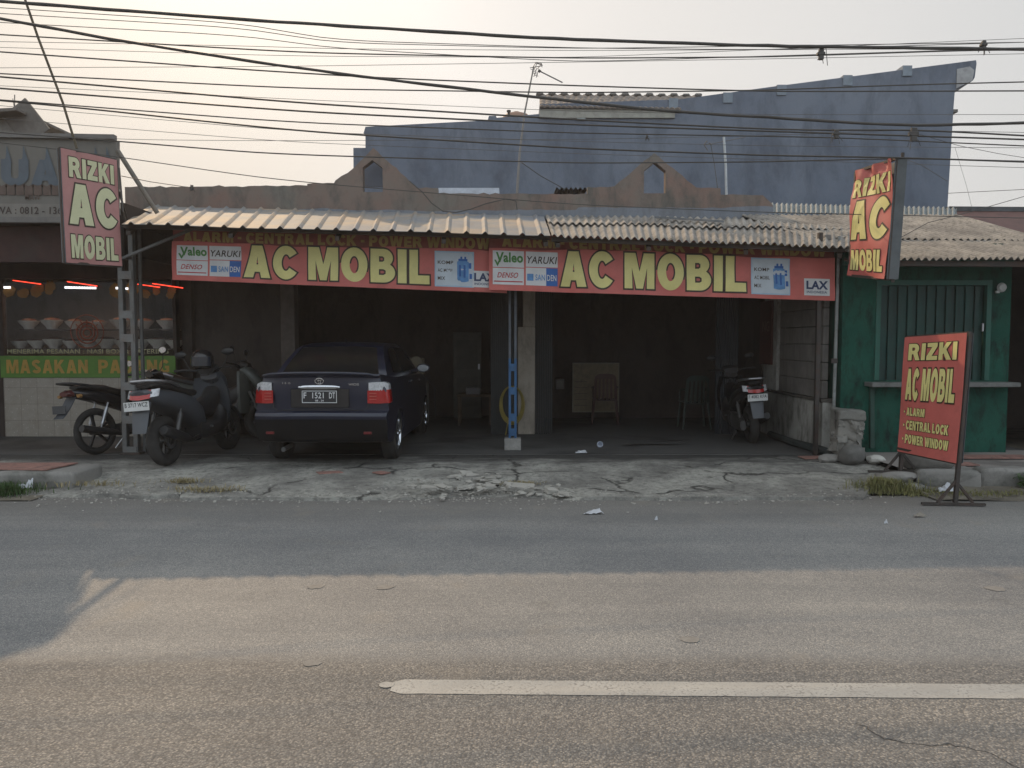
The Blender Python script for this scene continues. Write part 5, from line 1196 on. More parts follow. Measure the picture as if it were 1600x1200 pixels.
# ================================================================ CAR
def car():
    root = thing('sedan_car', 'dark navy blue sedan with red tail lamps parked nose inwards in the left bay', 'car')
    L = 4.29; yc = L / 2
    navy = NG('navy_car_paint'); n_ = navy.noise(navy.coord(), 3); navy.set(col=navy.mix(n_, (.008, .010, .024), (.012, .015, .032)), rough=.28, metal=.0, coat=.3)
    NV = navy.m
    S_ = [-1, -.985, -.95, -.88, -.75, -.5, -.25, 0, .25, .5, .75, .88, .95, .985, 1]
    def sweep(mb, prof, wf, crown=0.0, k=.05, kp=3.0, closed=True, caps=True, off=0.0, ss=S_):
        rows = []
        for s in ss:
            row = []
            for (y, z) in prof:
                W = wf(y, z); yy = yc + (y - yc) * (1 - k * abs(s) ** kp); zz = z - crown * s * s * (1 if z > .5 else 0)
                e = 1 - .0 * abs(s); row.append(mb.bm.verts.new((s * W, yy, zz)))
            rows.append(row)
        n = len(prof)
        for a, c in zip(rows, rows[1:]):
            for i in range(n if closed else n - 1): mb.face([a[i], a[(i + 1) % n], c[(i + 1) % n], c[i]])
        if caps and closed: mb.face(rows[0]); mb.face(rows[-1][::-1])
    def arch(cy, cz, r, n=9): return [(cy + r * math.cos(a), cz + r * math.sin(a)) for a in [math.pi * k / n for k in range(n + 1)]]
    low = .20
    prof = [(.30, .27), (.15, .30), (.085, .36), (.045, .48), (.012, .575), (.008, .61), (.03, .645), (.085, .662), (.118, .672), (.118, .70), (.103, .80), (.085, .925), (.085, 1.0), (.082, 1.045), (.05, 1.075), (.055, 1.09), (.16, 1.085), (.45, 1.06), (.9, 1.02), (3.1, .98), (3.5, .93), (3.9, .84), (4.15, .72), (4.27, .55), (4.29, .42), (4.26, .25), (4.15, low)]
    fa = arch(3.45, .30, .34)[0:]; ra = arch(.87, .30, .345)
    prof += [(3.45 + .34, low)] + fa + [(3.45 - .34, low), (.87 + .345, low)] + ra + [(.87 - .345, .27)]
    def wf(y, z):
        w_ = .80 + .045 * math.sin(min(1, max(0, (z - .15) / .9)) * math.pi)
        if z > .98: w_ -= .05
        if y < .25: w_ -= .03 * (1 - y / .25)
        if y > 3.6: w_ -= .10 * (y - 3.6) / .7
        return w_
    b = MB(); sweep(b, prof, wf, .012, .045, 4); b.build('body', NV, root, smooth=True, local=True, angle=28)
    # greenhouse
    gp = [(.50, 1.0), (.52, 1.055), (.78, 1.24), (1.02, 1.375), (1.22, 1.425), (1.6, 1.45), (2.1, 1.445), (2.45, 1.40), (2.8, 1.24), (3.2, 1.0)]
    def wg(y, z): return .755 - .20 * max(0, (z - 1.0) / .45) ** 1.15
    b = MB(); sweep(b, gp, wg, .02, .03, 3); b.build('cabin', NV, root, smooth=True, local=True, angle=35)
    GL = mat('dark_window_glass', (.010, .010, .011), .22, var=.1, bump=0, spec=.3)
    b = MB(); rp = [(.535, 1.075), (.78, 1.253), (1.03, 1.390)]
    sweep(b, [(y - .008, z + .006) for y, z in rp], wg, .02, .03, 3, closed=False, ss=[-.87, -.7, -.4, 0, .4, .7, .87]); b.build('rear_window', GL, root, smooth=True, local=True)
    for s in (-1, 1):
        b = MB(); pts_ = [(1.02, 1.07), (1.30, 1.36), (1.62, 1.385), (1.64, 1.05)]; b.poly([(s * (wg(y, z) + .006), y, z) for y, z in pts_]); b.poly([(s * (wg(y, z) + .006), y, z) for y, z in [(1.70, 1.05), (1.70, 1.385), (2.35, 1.36), (2.78, 1.08), (2.78, 1.04)]]); b.build('side_window', GL, root, local=True)
    # windscreen
    b = MB(); sweep(b, [(2.49, 1.395), (2.82, 1.24), (3.16, 1.03)], wg, .02, .03, 3, closed=False, ss=[-.88, 0, .88]); b.build('windscreen', GL, root, local=True)
    def yb(x, y0=.08): return yc + (y0 - yc) * (1 - .045 * abs(x / .82) ** 4)
    b = MB(); sweep(b, [(.14, .298), (.075, .36), (.036, .48), (.004, .572)], lambda y, z: wf(y, z) + .006, .012, .045, 4, closed=False, off=0, ss=[s_ for s_ in S_]); b.build('bumper_shade', mat('bumper_shade_black', (.008, .008, .009), .45, var=.2, bump=0, spec=.25), root, smooth=True, local=True)  # black skin over the navy paint, colours in the shade below the crease
    # trunk seam, bumper step dark strip
    b = MB(); pts_ = [(-.60, .98), (-.585, .70), (-.53, .668), (.53, .668), (.585, .70), (.60, .98)]
    b.tube([(x, yb(x, .088), z) for x, z in pts_], .005, 6); b.build('boot_seam', M_BLACKP, root, local=True)
    b = MB()
    b.loft([((x_, 0, 0), .001, .001, 2, 0) for x_ in ()]) if 0 else None
    sp = []
    for i in range(17):
        x = -.66 + 1.32 * i / 16; sp.append((x, yb(x, .035), 1.098 - .02 * abs(x / .66) ** 3))
    b.tube(sp, [.010] + [.017] * 15 + [.010], 8); b.build('spoiler', NV, root, smooth=True, local=True)
    # lamps wrap the corners
    for s in (-1, 1):
        def lens(mb, z0, z1, x0, x1, o=.012):
            def f_(u, v):
                x = lerp(x0, x1, u); xx = min(x, .80); z = lerp(z0, z1, v); y = yb(xx, .085) - o
                if x > .74: t_ = (x - .74) / (x1 - .74 + 1e-6); y += .18 * t_ ** 1.3
                W = wf(max(.0, y), z) * 1.0 + .008
                xr = min(x, W) if x <= .78 else W + (0)
                return Vector((s * xr, y + .02 * (1 - math.cos(v * 1.2)) * 0, z + .012 * math.sin(u * 3) * (v - .5)))
            mb.sheet(f_, 14, 4, .012, (0, 1, 0))
        b = MB(); lens(b, .75, .895, .585, .86); tl_ = b.build('tail_lamp', M_REDL, root, smooth=True, local=True, angle=60)
        b = MB(); lens(b, .897, .985, .60, .86); b.build('clear_lens', M_CLRL, tl_, smooth=True, local=True, angle=60)
        b = MB(); 
        for zz in (.79, .825, .86): b.box(s * .65 - .04, s * .65 + .045, yb(.6, .085) - .017, yb(.6, .085) - .010, zz, zz + .008)
        b.build('lens_ribs', mat('lens_inner', (.4, .08, .06), .4, var=.2), tl_, local=True)
    # plate recess, plate, garnish
    b = MB(); b.box(-.36, .36, .080, .11, .70, .915, bev=.004); b.build('plate_recess', M_BLACKG, root, local=True)
    b = MB(); b.box(-.215, .215, .066, .074, .755, .895); pl = b.build('number_plate', M_PLATEB, root, local=True)
    b = MB()
    for (a, c, d, e) in ((-.215, .215, .888, .895), (-.215, .215, .755, .762), (-.215, -.208, .762, .888), (.208, .215, .762, .888)): b.box(a, c, .063, .0655, d, e)
    pf = quadf(Vector((-.215, .0655, .895)), Vector((.215, .0655, .895)), Vector((.215, .0655, .755)), Vector((-.215, .0655, .755)))
    b.text('F', pf, .05, .125, .38, .85, .012, .001); b.text('1521', pf, .30, .62, .38, .85, .012, .001); b.text('DT', pf, .78, .95, .38, .85, .012, .001); b.text('08 . 24', pf, .38, .62, .12, .26, .02, .001)
    b.build('plate_lettering', M_LETW, pl, local=True)
    b = MB(); b.loft([((0, .062, 0), .245, .018, 3, 0), ((0, .052, 0), .26, .022, 3, 0), ((0, .046, 0), .25, .014, 3, 0)], 24)
    for v in b.bm.verts: v.co.z += .935
    b.build('chrome_garnish', M_CHROME, root, smooth=True, local=True)
    b = MB(); c = Vector((0, .083, 1.005))
    def ell(rx, rz, cx=0, cz=0, r=.005): b.tube([c + Vector((cx + rx * math.cos(a), -.012, cz + rz * math.sin(a))) for a in [k * math.tau / 28 for k in range(29)]], r, 6)
    ell(.052, .035, r=.006); ell(.032, .013, 0, .017, .0045); ell(.014, .033, 0, 0, .0045); b.build('badge', M_CHROME, root, local=True)
    tf_ = quadf(Vector((-.6, .078, 1.06)), Vector((.6, .078, 1.06)), Vector((.6, .078, .9)), Vector((-.6, .078, .9)))
    b = MB(); b.text('VIOS', tf_, .80, .905, .34, .50, .01, .006); b.text('1.5 G', tf_, .12, .20, .44, .56, .01, .006); b.build('model_lettering', M_CHROME, root, local=True)
    for s in (-1, 1):
        b = MB(); b.box(s * .60 - .05, s * .60 + .05, .012, .03, .40, .43, bev=.004); b.build('reflector', mat('dull_red_reflector', (.12, .01, .01), .3), root, local=True)
    # wheels
    for (wy, s) in ((.87, -1), (.87, 1), (3.45, -1), (3.45, 1)):
        w0 = MB(); w0.lathe([(.19, -.09), (.285, -.095), (.305, -.07), (.308, 0), (.305, .07), (.285, .095), (.19, .09)], (s * .735, wy, .305), 'x', 36)
        tw = w0.build('wheel', M_TYRE, root, smooth=True, local=True)
        b = MB(); X = s * .735 + s * .088
        b.lathe([(.198, X - s * .05), (.205, X + s * .002), (.188, X + s * .004), (.18, X - s * .02)], (0, wy, .305), 'x', 36)
        for k in range(7):
            a = k * math.tau / 7; b.bar((X - s * .01, wy + .03 * math.cos(a), .305 + .03 * math.sin(a)), (X - s * .01, wy + .19 * math.cos(a), .305 + .19 * math.sin(a)), .02, .035, Vector((0, math.cos(a + 1.57), math.sin(a + 1.57))))
        b.lathe([(0, X + s * .008), (.035, X + s * .004), (.04, X - s * .03)], (0, wy, .305), 'x', 18)
        b.build('rim', M_CHROME if s > 0 else M_ALLOY, tw, smooth=True, local=True, angle=30)
        b = MB(); b.lathe([(.19, X - s * .06), (0, X - s * .06)], (0, wy, .305), 'x', 24); b.build('brake_disc', M_BLACKP, tw, local=True)
    for s in (-1, 1):
        b = MB(); t_ = bmesh.new(); bmesh.ops.create_uvsphere(t_, u_segments=18, v_segments=10, radius=1)
        for v in t_.verts: v.co = Vector((s * .93 + v.co.x * .105, 2.50 + v.co.y * .05 * (1.4 if v.co.y > 0 else .5), 1.07 + v.co.z * .065))
        b._merge(t_); b.bar((s * .74, 2.52, 1.03), (s * .86, 2.5, 1.05), .04); mi = b.build('side_mirror', NV, root, smooth=True, local=True)
        b = MB(); b.poly([(s * .93 + .085 * math.cos(a), 2.472, 1.07 + .05 * math.sin(a)) for a in [k * math.tau / 20 for k in range(20)]]); b.build('mirror_glass', mat('mirror_dull', (.25, .26, .27), .2, .9, bump=0), mi, local=True)
    for (dy_, dz_) in ((1.72, .92), (2.62, .90)):
        b = MB(); b.box(.845, .872, dy_ - .1, dy_ + .1, dz_ - .012, dz_ + .012, bev=.005); b.build('door_handle', NV, root, local=True)
    b = MB(); b.box(-.70, .70, 1.25, 3.1, .16, .30); b.box(-.7, .7, .3, .55, .28, .34); b.build('underbody', M_BLACKP, root, local=True)
    b = MB(); b.tube([(-.45, .05, .22), (-.45, .35, .23)], .028, 10); b.build('exhaust', M_ENG, root, local=True)
    b = MB(); b.tube([(0, 1.45, 1.44), (0, 1.36, 1.50)], .005, 5); b.build('aerial', M_BLACKP, root, local=True)
    return root
c_ = car(); c_.location = (-2.20, 8.68, FZ); c_.rotation_euler = (0, 0, R(-1.0)); c_.scale = (.93, 1, 1)

# ================================================================ MOTORBIKES (rear at -y, heading +y, rear axle at origin x=y=0)
def scooter(lab, paint, lamp='big', plate=None, big=True, platecol='w'):
    root = thing('motor_scooter', lab, 'motorbike', (0, 0, 0), 'motorbikes parked at the workshop')
    WB = 1.32; r = .275 if big else .27; wd = .065 if big else .045
    for (y, nm) in ((0, 'rear_wheel'), (WB, 'front_wheel')):
        b = MB(); b.torus((0, y, r), r - wd, wd, 'x', 40, 12); w_ = b.build(nm, M_TYRE, root, smooth=True, local=True)
        b = MB(); b.torus((0, y, r), r - wd * 1.75, .014, 'x', 32, 8, 2.4)
        for k in range(6):
            a = k * math.tau / 6 + .3; b.bar((0, y + .03 * math.cos(a), r + .03 * math.sin(a)), (0, y + (r - wd * 1.8) * math.cos(a), r + (r - wd * 1.8) * math.sin(a)), .03, .022, Vector((1, 0, 0)))
        b.lathe([(.0, -.06), (.045, -.06), (.045, .06), (0, .06)], (0, y, r), 'x', 16); b.build('rim', M_ENG, w_, smooth=True, local=True, angle=35)
        b = MB(); b.lathe([(.05, .07), (.09, .07), (.09, .074), (.05, .074)], (0, y, r), 'x', 24); b.build('brake_disc', M_ALLOY, w_, local=True)
    # tail cowl
    b = MB(); b.loft([((0, -.36, .80), .075, .035, 2.5, .2), ((0, -.33, .79), .125, .065, 2.8, .2), ((0, -.2, .76), .155, .095, 2.8, .15), ((0, .0, .72), .175, .12, 2.8, .1), ((0, .22, .66), .18, .14, 2.8, .0), ((0, .42, .58), .175, .16, 2.8, -.1), ((0, .55, .50), .16, .15, 2.8, -.2), ((0, .62, .42), .14, .10, 2.6, 0)], 24)
    b.build('tail_cowl', paint, root, smooth=True, local=True)
    b = MB(); b.loft([((0, -.27, .885), .08, .02, 2.5, .15), ((0, -.2, .89), .13, .035, 3, .1), ((0, 0, .865), .155, .045, 3, 0), ((0, .15, .82), .155, .05, 3, -.1), ((0, .35, .775), .14, .05, 3, 0), ((0, .55, .77), .10, .045, 2.5, .2), ((0, .6, .775), .07, .03, 2.5, .2)], 24); b.build('seat', M_SEAT, root, smooth=True, local=True)
    b = MB(); b.tube([(-.15, .12, .86), (-.165, -.05, .91), (-.15, -.24, .935), (-.08, -.345, .945), (.08, -.345, .945), (.15, -.24, .935), (.165, -.05, .91), (.15, .12, .86)], .016, 10); b.build('grab_rail', M_ALLOY if big else M_BLACKP, root, smooth=True, local=True)
    # tail lamp: red centre, clear wings
    def lampf(x0, x1, z0, z1, o): 
        def f_(u, v):
            x = lerp(x0, x1, u); z = lerp(z0, z1, v); return Vector((x, -.372 + o + .9 * max(0, abs(x) - .05) ** 2 * 6 + .04 * v, z + .12 * abs(x)))
        return f_
    b = MB(); b.sheet(lampf(-.11, .11, .745, .835, -.008), 14, 5, .02, (0, 1, 0)); la = b.build('tail_lamp', M_REDL, root, smooth=True, local=True, angle=60)
    for s in (-1, 1):
        b = MB(); b.sheet(lampf(s * .112, s * .165, .755, .835, -.006), 6, 4, .02, (0, 1, 0)); b.build('turn_signal_lens', M_CLRL, la, smooth=True, local=True, angle=60)
    # rear mudguard + plate
    b = MB(); b.sheet(lambda u, v: Vector((lerp(-.10, .10, u) * (1 - .25 * (1 - v)), lerp(-.43, -.34, v) + .03 * (u - .5) ** 2, lerp(.40, .72, v))), 6, 8, .012, (0, 1, 0)); b.build('rear_mudguard', M_MATG, root, smooth=True, local=True)
    b = MB(); b.box(-.135, .135, -.425, -.419, .64, .735); pl = b.build('number_plate', M_PLATEW, root, local=True)
    b = MB(); pf = quadf(Vector((-.135, -.4255, .735)), Vector((.135, -.4255, .735)), Vector((.135, -.4255, .64)), Vector((-.135, -.4255, .64)))
    if plate: b.text(plate, pf, .05, .95, .42, .88, .015, .001)
    b.build('plate_lettering', M_BLACKP, pl, local=True)
    # engine / swing arm / exhaust
    b = MB(); b.loft([((-.13, -.08, .27), .04, .07, 2.5, 0), ((-.13, .05, .29), .05, .11, 2.8, 0), ((-.13, .3, .30), .06, .12, 2.8, 0), ((-.11, .55, .31), .06, .12, 2.8, 0), ((-.08, .66, .34), .04, .08, 2.5, 0)], 18); b.lathe([(0, -.19), (.08, -.188), (.10, -.16), (.10, -.1)], (0, .50, .31), 'x', 22); b.build('engine_case', M_ENG, root, smooth=True, local=True)
    b = MB(); b.tube([(.10, .55, .27), (.13, .3, .24), (.15, .15, .28), (.16, -.22, .40), (.16, -.26, .41)], [.02, .022, .05, .062, .045], 14); b.build('exhaust', M_BLACKP, root, smooth=True, local=True)
    for s in (-1, 1):
        b = MB(); b.tube([(s * .14, .0, .33), (s * .15, .12, .62)], .012, 8); b.tube([(s * .142, .015, .37), (s * .148, .10, .56)], .027, 10); b.build('rear_shock', M_ENG, root, smooth=True, local=True)
    # footboard and lower side panels
    b = MB(); b.loft([((0, .50, .33), .15, .12, 4, 0), ((0, .60, .32), .19, .10, 4, 0), ((0, .85, .33), .20, .09, 4, 0), ((0, 1.0, .40), .18, .12, 3.5, .3), ((0, 1.06, .5), .15, .12, 3, .5)], 22); b.build('footboard', M_BLACKP, root, smooth=True, local=True)
    b = MB(); b.loft([((0, .58, .62), .07, .04, 3, 0), ((0, .7, .56), .085, .10, 3, 0), ((0, .9, .58), .09, .14, 3, 0), ((0, 1.05, .70), .10, .12, 3, 0)], 18); b.build('centre_tunnel', M_BLACKP, root, smooth=True, local=True)
    # leg shield
    b = MB(); b.sheet(lambda u, v: Vector((lerp(-1, 1, u) * (.17 + .07 * math.sin(v * math.pi * .8) - .05 * v * v), 1.03 + .09 * (1 - (2 * u - 1) ** 2) + .02 * v - .13 * (v - .0) ** 2 * 0.4, lerp(.36, .93, v))), 14, 12, .035, (0, 1, 0)); b.build('leg_shield', paint, root, smooth=True, local=True)
    b = MB(); b.loft([((0, 1.02, .95), .10, .05, 3, 0), ((0, 1.10, .93), .14, .08, 3, 0), ((0, 1.2, .84), .13, .11, 3, 0), ((0, 1.30, .74), .08, .09, 2.6, 0), ((0, 1.36, .66), .03, .04, 2.5, 0)], 20); b.build('front_fairing', paint, root, smooth=True, local=True)
    b = MB(); b.sheet(lambda u, v: Vector((.055 * (2 * u - 1) * 1.2, WB + (r + .025) * math.cos(lerp(.35, 2.5, v)), r + (r + .025) * math.sin(lerp(.35, 2.5, v)) - .03 * (2 * u - 1) ** 2)), 6, 14, .008, (0, 0, 1)); b.build('front_mudguard', paint, root, smooth=True, local=True)
    for s in (-1, 1):
        b = MB(); b.tube([(s * .085, WB, r), (s * .085, WB - .17, .66)], [.02, .024], 10); b.build('fork_leg', M_ENG, root, smooth=True, local=True)
    b = MB(); b.tube([(0, 1.08, .85), (0, 1.03, 1.0)], .025, 10); b.tube([(-.34, .90, 1.03), (-.2, .96, 1.03), (-.08, 1.02, 1.0), (.08, 1.02, 1.0), (.2, .96, 1.03), (.34, .90, 1.03)], .013, 10); b.loft([((0, .97, 1.01), .10, .04, 3, 0), ((0, 1.04, 1.03), .13, .06, 3, 0), ((0, 1.12, 1.0), .09, .05, 3, 0)], 18); hb = b.build('handlebar', M_BLACKP, root, smooth=True, local=True)
    for s in (-1, 1):
        b = MB(); b.tube([(s * .23, .95, 1.03), (s * .35, .90, 1.03)], .018, 10); b.build('grip', M_SEAT, hb, smooth=True, local=True)
        b = MB(); b.tube([(s * .2, .98, 1.04), (s * .25, 1.0, 1.12), (s * .28, .98, 1.2)], .006, 6)
        t_ = bmesh.new(); bmesh.ops.create_uvsphere(t_, u_segments=14, v_segments=8, radius=1)
        for v in t_.verts: v.co = Vector((s * .29 + v.co.x * .075, .97 + v.co.y * .025, 1.22 + v.co.z * .045))
        b._merge(t_); mi = b.build('mirror', M_BLACKP, hb, smooth=True, local=True)
        b = MB(); b.tube([(s * .16, .62, .36), (s * .22, .60, .36)], .013, 8); b.build('foot_peg', M_ALLOY, root, local=True)
    b = MB(); b.tube([(-.06, .45, .26), (-.20, .32, .03), (-.22, .30, .012)], .013, 8); b.build('side_stand', M_ENG, root, smooth=True, local=True)
    return root
def put(o, x, y, z, deg, lean=0.0): o.location = (x, y, z); o.rotation_euler = (0, R(lean), R(-deg))
s1 = scooter('large matt grey scooter with red tail lamp parked right of the steel column', M_MATG, plate='B 3717 WCZ')
put(s1, -4.07, 9.0, FZ - .01, 9, -5); s1.scale = (1.15, 1.06, 1.08)
def copyof(src, lab, paint=None, pltxt=None):
    o = copy_tree(src); o['label'] = lab
    if paint:
        old = src_paint
        for ch in KIDS(o):
            if ch.data and ch.data.materials and ch.data.materials[0] == old:
                ch.data = ch.data.copy(); ch.data.materials[0] = paint
    return o
src_paint = M_MATG
s2 = copyof(s1, 'greenish grey scooter facing right, half hidden behind the large matt grey scooter', M_OLIVE)
put(s2, -5.12, 11.38, FZ, 88, -5)
s3 = scooter('dark motorbike with a white number plate parked in the right bay by the side wall', M_BLACKG, plate='F 4082 KFA')
put(s3, 3.44, 10.95, FZ, 2, -4)
# helmet on the left mirror of the grey scooter
hp = Vector((-4.02, 9.98, 1.33)); b = MB(); b.lathe([(.09, -.11), (.12, -.09), (.14, -.02), (.135, .05), (.10, .11), (.05, .135), (0, .14)], hp, 'z', 28)
h_ = thing('helmet', 'dark open face helmet resting on the handlebar of the grey scooter', 'helmet', hp); b.build('shell', M_BLACKG, h_, smooth=True)
b = MB(); b.sheet(lambda u, v: hp + Vector((.147 * math.sin(lerp(-1.1, 1.1, u)), -.147 * math.cos(lerp(-1.1, 1.1, u)), lerp(-.07, .05, v))), 12, 4, .004, (0, 1, 0)); b.build('visor', mat('smoky_visor', (.03, .035, .045), .08, bump=0, coat=.6), h_, smooth=True)
b = MB(); b.tube([hp + Vector((-.09, 0, -.1)), hp + Vector((-.03, .02, -.2)), hp + Vector((.06, .02, -.19)), hp + Vector((.1, 0, -.1))], .006, 6); b.build('chin_strap', M_SEAT, h_)

def underbone():
    root = thing('underbone_motorbike', 'black motorbike with spoked look rear wheel parked left of the steel column', 'motorbike', (0, 0, 0), 'motorbikes parked at the workshop')
    WB = 1.22; r = .30; wd = .042
    for (y, nm) in ((0, 'rear_wheel'), (WB, 'front_wheel')):
        b = MB(); b.torus((0, y, r), r - wd, wd, 'x', 44, 12); w_ = b.build(nm, M_TYRE, root, smooth=True, local=True)
        b = MB(); b.torus((0, y, r), r - wd * 1.9, .012, 'x', 36, 8, 1.8)
        for k in range(5):
            a = k * math.tau / 5 + .5; b.bar((0, y + .03 * math.cos(a), r + .03 * math.sin(a)), (0, y + (r - wd * 2) * math.cos(a), r + (r - wd * 2) * math.sin(a)), .026, .034, Vector((1, 0, 0)))
        b.lathe([(0, -.06), (.055, -.06), (.055, .06), (0, .06)], (0, y, r), 'x', 18); b.build('rim', M_BLACKP, w_, smooth=True, local=True, angle=35)
    b = MB(); b.loft([((0, -.36, .82), .05, .03, 2.5, .2), ((0, -.28, .80), .10, .055, 2.6, .2), ((0, -.05, .76), .13, .08, 2.6, .15), ((0, .2, .70), .13, .10, 2.6, .05), ((0, .45, .62), .11, .11, 2.6, 0), ((0, .62, .56), .08, .08, 2.4, 0)], 22); b.build('side_panels', M_BLACKG, root, smooth=True, local=True)
    b = MB(); b.loft([((0, -.26, .875), .08, .02, 2.5, .15), ((0, -.15, .88), .12, .035, 3, .1), ((0, .1, .85), .13, .045, 3, 0), ((0, .3, .79), .12, .045, 3, -.1), ((0, .55, .78), .09, .04, 2.5, .15), ((0, .62, .79), .06, .025, 2.5, .2)], 22); b.build('seat', M_SEAT, root, smooth=True, local=True)
    b = MB(); b.tube([(-.10, 0, .86), (-.12, -.15, .90), (-.12, -.36, .93), (-.08, -.42, .935), (.08, -.42, .935), (.12, -.36, .93), (.12, -.15, .90), (.10, 0, .86)], .014, 8); b.build('grab_rail', M_BLACKP, root, smooth=True, local=True)
    b = MB(); b.loft([((0, -.40, .80), .07, .03, 2.5, 0), ((0, -.36, .80), .085, .045, 2.5, 0), ((0, -.3, .80), .08, .045, 2.5, 0)], 18); b.build('tail_lamp', mat('smoked_lens', (.08, .02, .02), .15, bump=0), root, smooth=True, local=True)
    b = MB(); b.sheet(lambda u, v: Vector((lerp(-.085, .085, u), lerp(-.50, -.30, v ** .8), lerp(.50, .76, v))), 5, 8, .012, (0, 1, 0)); b.build('rear_mudguard', M_MATG, root, smooth=True, local=True)
    b = MB(); b.box(-.12, .12, -.475, -.468, .56, .66); b.build('number_plate', mat('dark_dirty_plate', (.05, .052, .056), .5), root, local=True)
    for s in (-1, 1):
        b = MB(); b.tube([(s * .11, -.30, .78), (s * .17, -.31, .77)], .012, 8); b.loft([((s * .18, -.335, .77), .03, .02, 2, 0), ((s * .18, -.30, .77), .035, .025, 2, 0)], 12); b.build('turn_signal', mat('amber_dull', (.25, .13, .04), .3), root, smooth=True, local=True)
        b = MB(); b.tube([(s * .11, .0, .34), (s * .12, .12, .66)], .010, 8); b.tube([(s * .111, .02, .39), (s * .118, .1, .6)], .024, 10); b.build('rear_shock', M_ALLOY, root, smooth=True, local=True)
        b = MB(); b.tube([(s * .07, WB, r), (s * .07, WB - .2, .78)], [.018, .022], 10); b.build('fork_leg', M_ENG, root, smooth=True, local=True)
    b = MB(); b.loft([((0, .40, .30), .08, .06, 3, 0), ((0, .5, .32), .13, .11, 3, 0), ((0, .7, .34), .12, .12, 3, 0), ((0, .85, .42), .07, .08, 3, 0)], 18); b.bar((-.10, 0, .3), (-.08, .45, .32), .05, .09); b.build('engine', M_ENG, root, smooth=True, local=True)
    b = MB(); b.tube([(.10, .65, .25), (.12, .35, .22), (.14, .15, .27), (.15, -.30, .36)], [.018, .02, .042, .048], 12); b.build('exhaust', M_BLACKP, root, smooth=True, local=True)
    b = MB(); b.sheet(lambda u, v: Vector((lerp(-1, 1, u) * (.16 + .05 * math.sin(v * 3)), .86 + .12 * (1 - (2 * u - 1) ** 2) + .06 * v, lerp(.34, .90, v))), 12, 10, .02, (0, 1, 0)); b.build('leg_shield', M_BLACKG, root, smooth=True, local=True)
    b = MB(); b.loft([((0, .88, 1.0), .08, .04, 2.6, 0), ((0, .95, 1.0), .12, .075, 2.6, 0), ((0, 1.05, .95), .10, .08, 2.6, 0), ((0, 1.12, .9), .05, .05, 2.4, 0)], 18); b.build('headlamp_cowl', M_BLACKG, root, smooth=True, local=True)
    b = MB(); b.tube([(0, .96, .6), (0, .92, 1.0)], .025, 8); b.tube([(-.34, .80, 1.01), (-.2, .87, 1.01), (0, .92, .99), (.2, .87, 1.01), (.34, .80, 1.01)], .012, 8); hb = b.build('handlebar', M_BLACKP, root, smooth=True, local=True)
    for s in (-1, 1):
        b = MB(); b.tube([(s * .22, .86, 1.01), (s * .35, .795, 1.01)], .019, 10); b.build('grip', M_SEAT, hb, smooth=True, local=True)
        b = MB(); b.tube([(s * .2, .89, 1.02), (s * .26, .90, 1.1), (s * .30, .89, 1.16 if s < 0 else 1.30)], .006, 6); zc = 1.17 if s < 0 else 1.32
        t_ = bmesh.new(); bmesh.ops.create_uvsphere(t_, u_segments=14, v_segments=8, radius=1)
        for v in t_.verts: v.co = Vector((s * .33 + v.co.x * .07, .88 + v.co.y * .02, zc + v.co.z * .045))
        b._merge(t_); mi = b.build('mirror', M_BLACKP, hb, smooth=True, local=True)
        b = MB(); b.poly([(s * .33 + .064 * math.cos(a), .855, zc + .04 * math.sin(a)) for a in [k * math.tau / 18 for k in range(18)]]); b.build('mirror_glass', M_CHROME, mi, local=True)
    b = MB(); b.tube([(-.05, .5, .22), (-.18, .42, .03)], .012, 8); b.build('side_stand', M_ALLOY, root, smooth=True, local=True)
    b = MB(); b.tube([(-.15, .5, .25), (-.22, .5, .25)], .014, 8); b.tube([(.12, .5, .25), (.22, .5, .25)], .014, 8); b.build('foot_pegs', M_ALLOY, root, local=True)
    b = MB(); b.sheet(lambda u, v: Vector((.045 * (2 * u - 1) * 1.2, WB + (r + .03) * math.cos(lerp(.4, 2.6, v)), r + (r + .03) * math.sin(lerp(.4, 2.6, v)))), 6, 14, .008, (0, 0, 1)); b.build('front_mudguard', M_BLACKG, root, smooth=True, local=True)
    return root
u1 = underbone(); put(u1, -5.36, 9.86, FZ, 24, -4)

# ================================================================ THINGS IN THE BAYS
M_HOSE = mat('yellow_hose', (.22, .17, .035), .6, var=.3)
b = MB(); hc = P(800, 630, 11.9)
for k in range(4):
    rx, rz = .155 + .012 * k, .26 + .012 * k; b.tube([hc + Vector((rx * math.cos(a), -.012 * k, rz * math.sin(a) - .01 * k)) for a in [q * math.tau / 30 for q in range(31)]], .009, 6)
b.tube([hc + Vector((-.06, -.03, -.26)), hc + Vector((-.08, -.03, -.38)), hc + Vector((-.1, -.03, -.5))], .009, 6)
tag(b.build('hose_coil', M_HOSE), 'coil of yellow hose hanging behind the blue column', 'hose')
# pin board with a plastic chair before it
t = thing('notice_board', 'framed wall chart with yellowed paper at the back of the right bay', 'board', P(931, 640, 14.2))
b = MB(); A, B_ = P(896, 642, 14.2), P(966, 569, 14.2); b.box(A.x, B_.x, 14.2, 14.23, A.z, B_.z); b.build('board', mat('yellowed_paper', (.22, .175, .11), .7, var=.3, scale=6, dirt=.5, dirtc=(.09, .06, .05)), t)
b = MB()
for (x0_, x1_, z0_, z1_) in ((A.x - .02, A.x, A.z, B_.z), (B_.x, B_.x + .02, A.z, B_.z), (A.x - .02, B_.x + .02, B_.z, B_.z + .025), (A.x - .02, B_.x + .02, A.z - .025, A.z)): b.box(x0_, x1_, 14.185, 14.24, z0_, z1_)
b.build('frame', mat('pale_frame', (.20, .18, .13), .6), t)
b = MB()
for k in range(5): b.box(A.x + .02, A.x + .25, 14.192, 14.199, A.z + .1 + .11 * k, A.z + .108 + .11 * k)
